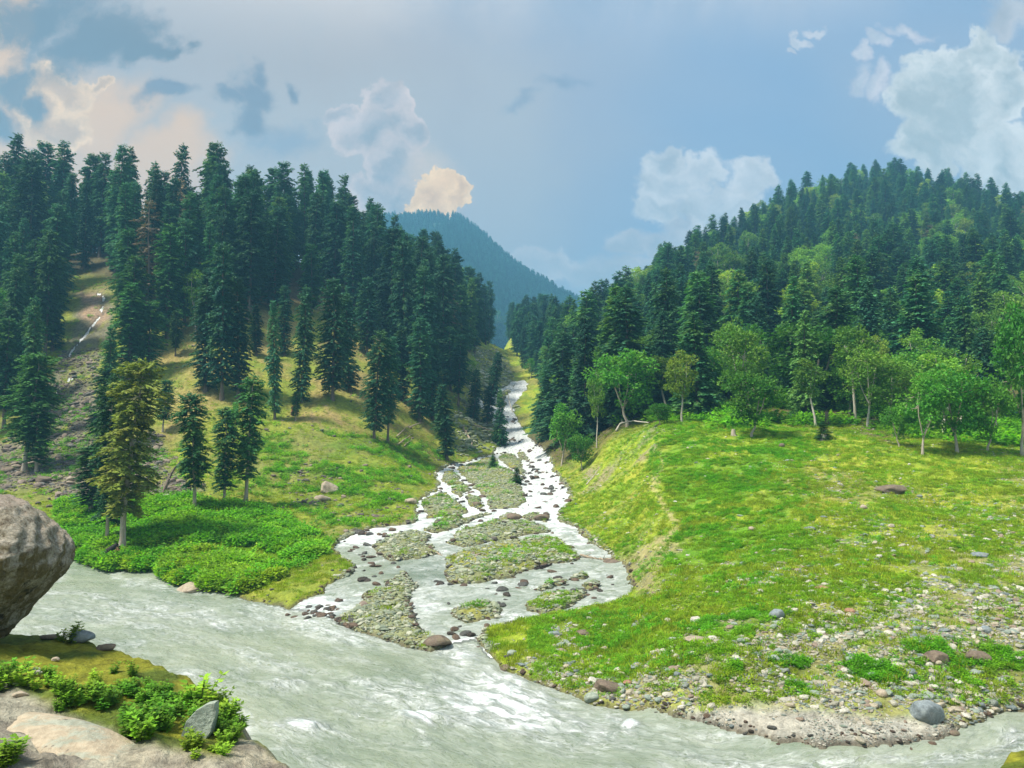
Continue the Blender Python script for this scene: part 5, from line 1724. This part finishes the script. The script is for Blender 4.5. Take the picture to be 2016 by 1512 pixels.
HB = [mesh_np('herb', *tuft(600 + i, 60, .19, .46, .46), [M['herb']]) for i in range(4)]
HBY = [mesh_np('herb', *tuft(620 + i, 60, .19, .46, .46), [M['herb_y']]) for i in range(3)]
GRF = [mesh_np('grass', *tuft(640 + i, 40, .035, .35, .20, 'grass'), [M['grass']]) for i in range(4)]
GRN = [mesh_np('grass', *tuft(660 + i, 80, .016, .24, .12, 'grass'), [M['grass']]) for i in range(4)]
n1 = lambda x, y, f, s: fbm(x / f, y / f, s, 3)
BARE = lambda x, y: (1 - .8 * zv('dirtR', x, y)) * (1 - .6 * zv('knollR', x, y)) * (1 - .9 * sample(PATHG, x, y))
cover_plants('herb_cover', 'bright green leafy herbs carpeting the left shore', 60000, 55, 100, -.62, -.22,
             lambda x, y: zv('lushL', x, y) * sstep(.42, .52, n1(x, y, 1.5, 501)) * GAPS(x, y), HB, (.8, 1.9), 1.0)
cover_plants('yellow_herb_cover', 'yellow-green herbs at the very edge of the left shore', 60000, 55, 75, -.58, -.22,
             lambda x, y: GAPS(x, y) * zone(*proj(x, y, sample(ZT, x, y)), [(200, 1085), (330, 1080), (440, 1085), (530, 1105), (545, 1135), (490, 1160), (330, 1160), (200, 1135)], 6, 8) * sstep(.36, .46, n1(x, y, 1.5, 511)), HBY, (.8, 1.6), 1.0)
cover_plants('mixed_herbs', 'yellowish herbs mixed through the green herb patches of the left shore', 30000, 55, 100, -.62, -.22,
             lambda x, y: .35 * zv('lushL', x, y) * sstep(.45, .55, n1(x, y, 2.5, 507)) * GAPS(x, y), HBY, (.7, 1.4), 1.0)
cover_plants('undergrowth', 'low bushes and saplings at the foot of the right wood', 9000, 84, 130, .03, .74,
             lambda x, y: zone(*proj(x, y, sample(ZT, x, y)), [(1050, 880), (1130, 850), (1200, 835), (1300, 826), (1420, 836), (1560, 838), (1700, 842), (1860, 866), (2060, 880), (2060, 800), (1300, 790), (1100, 790)], 6, 10) * .55 * sstep(.42, .6, n1(x, y, 4, 583)), HB, (1.2, 3.4), 1.0)
cover_plants('meadow_herbs', 'leafy herbs in clumps over the right meadow', 170000, 33, 108, -.02, .74,
             lambda x, y: (x > 1) * BARE(x, y) * np.clip((.75 * zv('lushR', x, y) + .62 * zv('lush3', x, y) + .95 * zv('greenR', x, y) * sstep(.45, .55, n1(x, y, 1.6, 521)) * (y < 42) + .10) * sstep(.46, .54, n1(x, y, 1.6, 523)) * (1 - .8 * zv('cobbleR', x, y) * (1 - zv('greenR', x, y))) * (1 - zv('sand', x, y)), 0, 1), HB, (.2, .55), 1.3)
cover_plants('yellow_meadow_herbs', 'yellow-green herbs mixed into the right meadow', 110000, 33, 108, -.02, .74,
             lambda x, y: (x > 1) * .5 * sstep(.46, .6, n1(x, y, 2.4, 531)) * (1 - .75 * zv('cobbleR', x, y)) * (1 - zv('sand', x, y)) * BARE(x, y), HBY, (.2, .5), 1.3)
cover_plants('grass', 'grass tufts over the meadows and slopes', 90000, 33, 150, -.74, .74,
             lambda x, y: .8 * sstep(.35, .55, n1(x, y, 1.8, 541)) * (1 - .8 * zv('cobbleR', x, y)) * (1 - zv('sand', x, y)) * BARE(x, y) * (1 - .8 * zv('screeL', x, y)) * (1 - .85 * isl_f(x, y)) * (1 - .6 * zv('dryL', x, y)), GRF, (.6, 1.3), 1.45)
cover_plants('slope_herbs', 'low green plants dotted over the left slopes', 40000, 80, 190, -.74, .0,
             lambda x, y: (.5 * zv('midL', x, y) + .35 * zv('screeL', x, y) + .3 * zv('stonesL', x, y) + .12) * sstep(.46, .6, n1(x, y, 4, 551)) * (1 - .75 * zv('dryL', x, y)) * (1 - zv('floorL', x, y)), HB, (.6, 1.2), 1.0)
cover_plants('island_herbs', 'small green plants among the shingle of the islands', 14000, 44, 172, -.25, .16,
             lambda x, y: isl_f(x, y) * .6 * sstep(.62, .72, n1(x, y, 2.5, 561)), HB, (.3, .8), 1.2)
cover_plants('turf', 'short olive turf of the near bank', 60000, 7, 24, -.76, .75,
             lambda x, y: (sample(SDN, x, y) > .05) * (1 - .97 * np.maximum(zone(*proj(x, y, sample(ZT, x, y)), [(-400, 1325), (0, 1340), (90, 1385), (200, 1440), (330, 1475), (450, 1490), (440, 1700), (-400, 1700)], 16, 14), 0)) * (.35 + .65 * sstep(.4, .55, n1(x, y, .8, 571))), GRN, (.7, 1.4), 1.0)


cover_plants('low_weeds', 'low leafy weeds between the taller ones on the near bank', 26000, 7, 24, -.76, .1,
             lambda x, y: (sample(SDN, x, y) > .1) * np.maximum(zone(*proj(x, y, sample(ZT, x, y)), [(-30, 1335), (60, 1330), (150, 1350), (260, 1330), (330, 1330), (420, 1385), (470, 1440), (470, 1470), (400, 1480), (300, 1450), (200, 1410), (60, 1380), (-30, 1375)], 10, 12), .03) * sstep(.42, .55, n1(x, y, .5, 581)),
             [mesh_np('low_weed', *tuft(680 + i, 40, .11, .2, .2), [M['weed']]) for i in range(4)], (.45, 1.0), 1.0)


# weeds of the near bank: each a plant with stems and leaves
def weed(seed, h=.55, n_st=6):
    r = np.random.default_rng(seed)
    st = []; P = []; D = []; L = []
    for k in range(n_st):
        a = r.uniform(0, 6.28); le = r.uniform(.05, .38); hh = h * r.uniform(.6, 1.1)
        b0 = np.array([math.cos(a) * .05, math.sin(a) * .05, 0]); b1 = b0 + [math.cos(a) * le * hh, math.sin(a) * le * hh, hh]
        st.append(tube([b0, (b0 + b1) / 2 + [0, 0, .04], b1], [.008, .006, .004], 4))
        for q in np.linspace(.25, 1., 7):
            for m_ in range(4 if q > .9 else 3):
                a2 = r.uniform(0, 6.28)
                P.append(b0 * (1 - q) + b1 * q); D.append([math.cos(a2), math.sin(a2), r.uniform(-.25, .35) + (.5 if q > .95 else 0)]); L.append(r.uniform(.10, .17) * (1.15 - .4 * q))
    L = np.array(L)
    return join(st), diamonds(np.array(P), np.array(D), L, L * .52, np.tile([0, 0, 1.], (len(L), 1)) + r.normal(0, .15, (len(L), 3)))


M['stem'] = m_bark('green_stems', (.06, .10, .02), (.10, .13, .03))
WD = []
for i in range(5):
    s_, l_ = weed(700 + i, [.5, .62, .45, .55, .7][i], [7, 8, 6, 9, 7][i])
    WD.append((mesh_np('stem', *s_, [M['stem']]), mesh_np('foliage', *l_, [M['weed']])))


def near_at(px, py):
    x, y = unproject(px, py, ZT, y0=6.)
    return x, y, float(sample(ZT, np.array([x]), np.array([y]))[0])


def place_weed(px, py, k, lab, grp='weeds on the near bank'):
    x, y, z = near_at(px, py)
    e = bpy.data.objects.new('leafy_weed', None); C.objects.link(e); e.empty_display_size = .1
    e.location = (x, y, z - .02); e.rotation_euler = (0, 0, random.uniform(0, 6.28)); e.scale = (k * random.uniform(1.1, 1.6),) * 2 + (k * .8,)
    tag(e, lab, 'plant', grp)
    s_, l_ = random.choice(WD)
    link('stem', s_, e); link('foliage', l_, e)


place_weed(148, 1264, .95, 'weed sprouting behind the blue-grey stone at the bank edge')
place_weed(122, 1264, .7, 'small weed left of the one behind the blue-grey stone')
place_weed(391, 1392, 1.1, 'tallest upright weed standing up against the river')
for a, b, k in [(12, 1340, .8), (35, 1332, .75), (48, 1350, .7), (5, 1360, .75), (25, 1350, .7)]:
    place_weed(a, b, k, 'weed in the yellow-green clump at the left edge under the boulder')
for _ in range(50):
    t = random.random()
    a = 180 + 240 * t + random.gauss(0, 14); b = 1345 + 62 * t + random.gauss(0, 16)
    kk = random.uniform(.3, .6)
    part = 'upper left end' if t < .2 else 'left half' if t < .45 else 'right half' if t < .72 else 'end next to the slanting slab'
    place_weed(a, b, kk, '%s weed on the %s side of the thick band, %s' % ('tall' if kk > .48 else 'low', 'river' if b < 1345 + 62 * t else 'soil', part))
for _ in range(26):
    t = random.random()
    place_weed(75 + 160 * t + random.gauss(0, 10), 1352 + 40 * t + random.gauss(0, 14), random.uniform(.35, .6), 'weed in the lighter band above the bare soil')
for _ in range(16):
    t = random.random()
    place_weed(415 + 45 * t + random.gauss(0, 8), 1405 + 50 * t + random.gauss(0, 10), random.uniform(.4, .7), 'weed on the bank edge right of the slanting grey slab')
for _ in range(14):
    a = random.uniform(235, 330)
    place_weed(a, random.uniform(1412, 1462), random.uniform(.35, .75), 'low weed between the bare soil and the slanting grey slab, %s' % ('close to the rock rib' if a < 265 else 'midway' if a < 300 else 'close to the slab'))
for _ in range(12):
    place_weed(random.uniform(340, 450), random.uniform(1440, 1500), random.uniform(.3, .5), 'tiny weed at the foot of the slanting grey slab')
for _ in range(4):
    place_weed(random.uniform(-5, 22), random.uniform(1490, 1512), random.uniform(.5, .7), 'weed in the lowest left corner')

# ---- the great boulder and the rocks of the near bank
def m_boulder():
    m_, n, b = mat('weathered_boulder')
    geo = n.new('ShaderNodeNewGeometry')
    p = geo.outputs['Position']; nz = n.sep(geo.outputs['Normal'])[2]
    a = n.noise(p, .9, 8, .68); f = n.noise(p, 6, 8, .75)
    st = n.noise(n.vmath('MULTIPLY', p, (2.6, 2.6, .45)), 1.2, 6, .65)
    c = n.mix(n.ramp(a, .35, .65), (.36, .32, .235), (.50, .46, .36))
    c = n.mix(n.ramp(f, .52, .60, 0, .75), c, (.66, .60, .50))
    c = n.mix(n.ramp(f, .48, .40, 0, .7), c, (.16, .12, .075))
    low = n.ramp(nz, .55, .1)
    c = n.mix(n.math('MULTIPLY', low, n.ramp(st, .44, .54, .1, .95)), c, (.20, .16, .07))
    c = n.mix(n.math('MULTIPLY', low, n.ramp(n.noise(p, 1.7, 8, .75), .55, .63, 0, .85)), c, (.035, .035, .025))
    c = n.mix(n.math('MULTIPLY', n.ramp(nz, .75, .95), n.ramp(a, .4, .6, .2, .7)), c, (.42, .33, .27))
    g = n.noise(p, 16, 6, .8)
    c = n.vmath('SCALE', c, scale=n.ramp(g, .35, .65, .62, 1.35, False))
    n.put(b.inputs['Base Color'], c)
    b.inputs['Roughness'].default_value = .92; b.inputs['Specular IOR Level'].default_value = .2
    bump_to(n, b, n.math('ADD', n.math('MULTIPLY', a, .6), n.math('ADD', n.math('MULTIPLY', f, .6), n.math('MULTIPLY', st, .7))), 1., .4)
    return m_


M['boulder'] = m_boulder()
v, f = ico(6)
rr_ = fbm(v[:, 0] * 1.4 + v[:, 2], v[:, 1] * 1.4 - v[:, 2] * .6 + 9, 801, 5) - .5
v *= (1 + rr_ * .34)[:, None]
r2 = fbm(v[:, 0] * 6 + v[:, 2] * 4, v[:, 1] * 6 - v[:, 2] * 5, 803, 4) - .5
v *= (1 + r2 * .10)[:, None]
r4 = np.abs(fbm(v[:, 0] * 9 + v[:, 2] * 3, v[:, 1] * 8 - v[:, 2] * 9, 807, 4) - .5)
v *= (1 - r4 * .07)[:, None]
r3 = fbm(v[:, 0] * 3 + v[:, 1] * 2, v[:, 2] * 9, 805, 4) - .5
v *= (1 + r3 * .08)[:, None]
v[:, 2] = np.where(v[:, 2] > 0, v[:, 2] * .95, v[:, 2])
under = sstep(.25, -1., v[:, 2])
v[:, 0] *= 1 - .50 * under; v[:, 1] *= 1 - .4 * under
D0 = 18.6
s_, t_ = ray(-52, 1118)
v = v * [2.30, 2.1, 1.78]
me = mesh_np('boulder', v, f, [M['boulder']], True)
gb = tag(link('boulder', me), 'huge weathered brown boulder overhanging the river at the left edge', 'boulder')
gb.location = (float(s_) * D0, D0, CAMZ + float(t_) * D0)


def near_rock(seed, px, py, hw, hp, tint, lab, cuts=8, depth=.7, rot=(0, 0, 0), sub=4, name='stone', mt=None):
    x, y, z = near_at(px, py)
    w = hw * y / F; h = hp * y / F
    v, f = rock(seed, sub, scale=(1, .8, 1), rough=.12, cuts=cuts)
    v = v / np.abs(v).max(0) * [w, w * depth, h * .62]
    o = link(name, mesh_np(name, v, f, [mt or M['blk_' + tint]], True))
    o.location = (x, y + w * .3, z + h * .34)
    o.rotation_euler = rot
    return tag(o, lab, 'stone')


near_rock(811, 157, 1264, 24, 22, 'blue', 'smooth blue-grey stone at the edge of the near bank', 4)
near_rock(812, 205, 1280, 20, 12, 'brown', 'low brown stone right of the blue-grey one on the near bank')
near_rock(813, 108, 1302, 8, 8, 'tan', 'small pale stone on the olive turf')
near_rock(814, 70, 1328, 12, 14, 'white', 'pale stone beside the yellow-green weed clump')
near_rock(815, 38, 1372, 15, 10, 'tan', 'flat tan stone on the edge of the bare soil')
near_rock(816, 95, 1258, 18, 8, 'brown', 'dark flat stone at the foot of the huge boulder')

# the slanting slab: a thick wedge with one sharp corner
x, y, z = near_at(390, 1448)
k = y / F
prof = [(-31, -4), (-24, 26), (-8, 46), (10, 58), (28, 62), (31, 40), (27, 8), (18, -6), (-10, -8)]
V_ = []
for dy, sc_ in ((-.10, .93), (-.03, 1.), (.12, 1.), (.2, .9)):
    for a, b in prof:
        V_.append((a * k * sc_, dy, (b * sc_ + (1 - sc_) * 20) * k))
nP = len(prof)
Q = [[r_ * nP + i, r_ * nP + (i + 1) % nP, (r_ + 1) * nP + (i + 1) % nP, (r_ + 1) * nP + i] for r_ in range(3) for i in range(nP)]
import bmesh
bm = bmesh.new()
vs = [bm.verts.new(q) for q in V_]
for q in Q:
    bm.faces.new([vs[i] for i in q])
bm.faces.new([vs[i] for i in range(nP)][::-1]); bm.faces.new([vs[3 * nP + i] for i in range(nP)])
bmesh.ops.triangulate(bm, faces=bm.faces[:])
bmesh.ops.subdivide_edges(bm, edges=bm.edges[:], cuts=3, use_grid_fill=True)
for v_ in bm.verts:
    c_ = v_.co
    nn = fbm(np.array([c_.x * 5 + c_.y * 3]), np.array([c_.z * 5 - c_.y * 2]), 821, 3)[0] - .5
    c_ += Vector((nn * .03, nn * .05, nn * .02))
bmesh.ops.recalc_face_normals(bm, faces=bm.faces[:])
me = bpy.data.meshes.new('slab'); bm.to_mesh(me); bm.free(); me.materials.append(M['blk_green'])
o = tag(link('slab', me), 'slanting grey-green slab with a sharp corner on the near bank', 'slab')
o.location = (x, y, z); o.rotation_euler = (R(-12), R(3), R(8))


# the half-buried tan and green bedrock rib at the lower left
def m_rib():
    m_, n, b = mat('rib_rock')
    geo = n.new('ShaderNodeNewGeometry')
    p = geo.outputs['Position']
    a = n.noise(n.vmath('MULTIPLY', p, (1, 1.6, 1)), .8, 7, .6, .5)
    f = n.noise(p, 7, 7, .75)
    c = n.mix(n.ramp(f, .35, .65), (.34, .28, .19), (.48, .40, .28))
    gm = n.mix(n.ramp(f, .35, .65), (.22, .26, .20), (.36, .39, .31))
    c = n.mix(n.ramp(n.math('ADD', a, n.math('MULTIPLY', n.math('SUBTRACT', f, .5), .25)), .48, .58, 0, .8), c, gm)
    c = n.mix(n.ramp(n.noise(p, 1.6, 7, .7), .60, .66, 0, .8), c, (.07, .06, .05))
    n.put(b.inputs['Base Color'], c); b.inputs['Roughness'].default_value = .85
    bump_to(n, b, n.math('ADD', n.math('MULTIPLY', a, .7), n.math('MULTIPLY', f, .4)), 1, .12)
    return m_


x, y, z = near_at(170, 1468)
v, f = rock(831, 5, scale=(1, 1, 1), rough=.14, cuts=9)
v = v / np.abs(v).max(0) * [1.75, .60, .26]
o = tag(link('bedrock', mesh_np('bedrock', v, f, [m_rib()], True)), 'half-buried tan and green rock rib in the bare soil of the near bank', 'rock')
o.location = (x - .1, y - .05, z - .04); o.rotation_euler = (0, R(6), R(-24))

# ------------------------------------------------------------------ dead wood
def stick(name, pts, rad, label, cat='log', mt='log', knots=True, grp=None, n=7, seed=1):
    r = np.random.default_rng(seed)
    W_ = []
    for q in pts:
        px, py, lift = q[:3]
        x, y, z = base_at(px, py)
        W_.append((x, y, z + lift * y / F))
    W_ = np.array(W_)
    W_[:, 1] = np.linspace(W_[0, 1], W_[-1, 1], len(W_)) if abs(W_[0, 1] - W_[-1, 1]) < 12 else W_[:, 1]
    t = np.linspace(0, 1, len(W_)); tt = np.linspace(0, 1, 14)
    P = np.stack([np.interp(tt, t, W_[:, i]) for i in range(3)], 1) + r.normal(0, rad * .25, (14, 3))
    rr = np.interp(tt, [0, 1], [rad, rad * .45]) * (1 + r.normal(0, .08, 14))
    parts = [tube(P, rr, n)]
    if knots:
        for _ in range(4):
            i = r.integers(2, 12); d = r.normal(0, 1, 3); d[2] = abs(d[2])
            parts.append(tube([P[i], P[i] + d / np.linalg.norm(d) * rad * r.uniform(3, 6)], [rad * .35, rad * .12], 4))
    o = link(name, mesh_np(name, *join(parts), [M[mt]], True))
    return tag(o, label, cat, grp)


stick('log', [(1142, 1096, 3), (1172, 1099, 5), (1206, 1104, 4)], .13, 'long pale log spanning from the big shingle island to the right bank', seed=2)
stick('log', [(911, 842, 2), (922, 862, 2), (932, 880, 2)], .28, 'fallen trunk lying down the gully slope beside the fan head', seed=3)
stick('log', [(930, 838, 2), (960, 848, 3), (978, 855, 4)], .2, 'thin fallen trunk lying across the gully under the leaning spruce', seed=4)
stick('log', [(686, 1063, 2), (705, 1066, 3), (725, 1067, 2)], .12, 'short driftwood log at the left mouth of the fan', seed=5)
stick('driftwood', [(1052, 1127, 3), (1068, 1122, 6), (1086, 1119, 7)], .2, 'dark root chunk stranded against the big shingle island', 'driftwood', 'char', seed=6)
stick('log', [(860, 1090, 2), (880, 1091, 2), (897, 1092, 2)], .08, 'thin stick caught at the upper edge of the big shingle island', 'stick', seed=16)
stick('dead_branch', [(1213, 850, 2), (1222, 845, 12), (1245, 840, 12), (1278, 838, 6)], .16, 'bleached dead branch arching at the rim of the gully', 'branch', 'birch', seed=7)
stick('dead_branch', [(1278, 838, 8), (1272, 838, 2), (1268, 838, 0)], .1, 'short forked end of dead wood beside the arching branch', 'branch', 'birch', False, seed=8)
stick('dead_branch', [(1155, 955, 2), (1166, 945, 3), (1176, 930, 3)], .1, 'bleached branch lying at the foot of the right bank', 'branch', 'birch', seed=9)
for i, pts in enumerate([[(782, 878, 2), (800, 866, 3), (812, 858, 3)], [(795, 880, 2), (810, 868, 2)], [(808, 842, 2), (822, 838, 3), (834, 835, 3)], [(780, 862, 2), (795, 850, 3), (806, 838, 3)]]):
    stick('dead_branch', pts, .12, 'bleached branch in the litter below the twin spruces', 'branch', 'log', grp='bleached branches below the twin spruces', seed=20 + i)
stick('dead_tree', [(1010, 815, 0), (1004, 805, 10), (1000, 800, 22)], .15, 'broken dead stem beside the upper white water', 'dead tree', 'birch', seed=31)
stick('dead_tree', [(320, 975, 0), (333, 970, 18), (345, 966, 44), (362, 966, 62)], .2, 'crooked bare dead tree leaning over the stone heap', 'dead tree', 'bark', seed=33)
stick('dead_tree', [(575, 818, 0), (576, 818, 18)], .28, 'broken upright stump on the brown slope', 'stump', 'red', False, seed=34)


def stump(px, py, hp, wp, label, mt='bark_pale', seed=1):
    r = np.random.default_rng(seed)
    x, y, z = base_at(px, py)
    h = hp * y / F; w = wp * y / F
    parts = [tube([[0, 0, -.1], [0, 0, h * .25], [0, 0, h * .8], [.02, 0, h]], [w * .62, w * .45, w * .4, w * .36], 10)]
    for k in range(4):
        a = 6.28 * k / 4 + r.uniform(-.4, .4)
        parts.append(tube([[0, 0, h * .2], [math.cos(a) * w * .8, math.sin(a) * w * .8, -.05]], [w * .22, w * .08], 5))
    for k in range(5):
        a = 6.28 * k / 5
        parts.append(tube([[math.cos(a) * w * .25, math.sin(a) * w * .25, h * .9], [math.cos(a) * w * .25, math.sin(a) * w * .25, h * r.uniform(1.05, 1.25)]], [w * .12, .01], 4))
    o = link('stump', mesh_np('stump', *join(parts), [M[mt]], True))
    o.location = (x, y, z)
    tag(o, label, 'stump')


stump(1444, 858, 12, 10, 'small pale stump in the lush top of the right meadow', seed=1)
stump(1622, 868, 13, 17, 'broad grey stump under the little spruce at the wood edge', seed=2)
stump(1628, 835, 24, 9, 'tall broken stump among the trunks of the wood edge', 'bark', seed=3)
stump(1838, 848, 14, 8, 'short pale stump behind the spreading trees', seed=4)
# torn foot of the olive spruce: charred root plate with red splinters
x, y, z = base_at(232, 1096)
k = y / F
parts = [tube([[-26 * k, 0, -.1], [-14 * k, -.1, 10 * k], [4 * k, 0, 26 * k]], [.12, .36, .16], 7), tube([[-20 * k, .3, 0], [-4 * k, .1, 14 * k], [8 * k, .1, 20 * k]], [.1, .3, .12], 6)]
o = tag(link('root', mesh_np('root', *join(parts), [M['char']], True)), 'charred black root leaning on the foot of the olive spruce', 'root')
o.location = (x, y - .5, z)
parts = [tube([[i * 4.5 * k, 0, -.1], [i * 3.5 * k + .02, 0, 6 * k], [i * 2.2 * k, 0, (24 - 4 * abs(i)) * k]], [.14, .15, .02], 5) for i in (-1.5, -.5, .5, 1.6)]
o = tag(link('splinter', mesh_np('splinter', *join(parts), [M['red']], True)), 'torn red-brown splintered wood at the foot of the olive spruce', 'stump')
o.location = (x + 8 * k, y - .9, z)

# ------------------------------------------------------------------ air
def build_haze():
    import bmesh
    bm = bmesh.new()
    bmesh.ops.create_cube(bm, size=1)
    me = bpy.data.meshes.new('haze'); bm.to_mesh(me); bm.free()
    o = link('haze', me)
    z0 = float(ZT.min()) - 5; z1 = float(ZT.max()) + 60
    o.scale = (4400, 2800, z1 - z0); o.location = (0, 800, (z0 + z1) / 2)
    m_ = bpy.data.materials.new('haze'); m_.use_nodes = True
    n = NT(m_.node_tree); n.n.clear()
    vol = n.new('ShaderNodeVolumePrincipled')
    vol.inputs['Color'].default_value = (.24, .66, 1.0, 1)
    vol.inputs['Density'].default_value = .00052
    vol.inputs['Anisotropy'].default_value = .2
    out = n.new('ShaderNodeOutputMaterial')
    n.l.new(vol.outputs[0], out.inputs['Volume'])
    me.materials.append(m_)
    tag(o, 'thin blue mountain haze', kind='stuff')


build_haze()
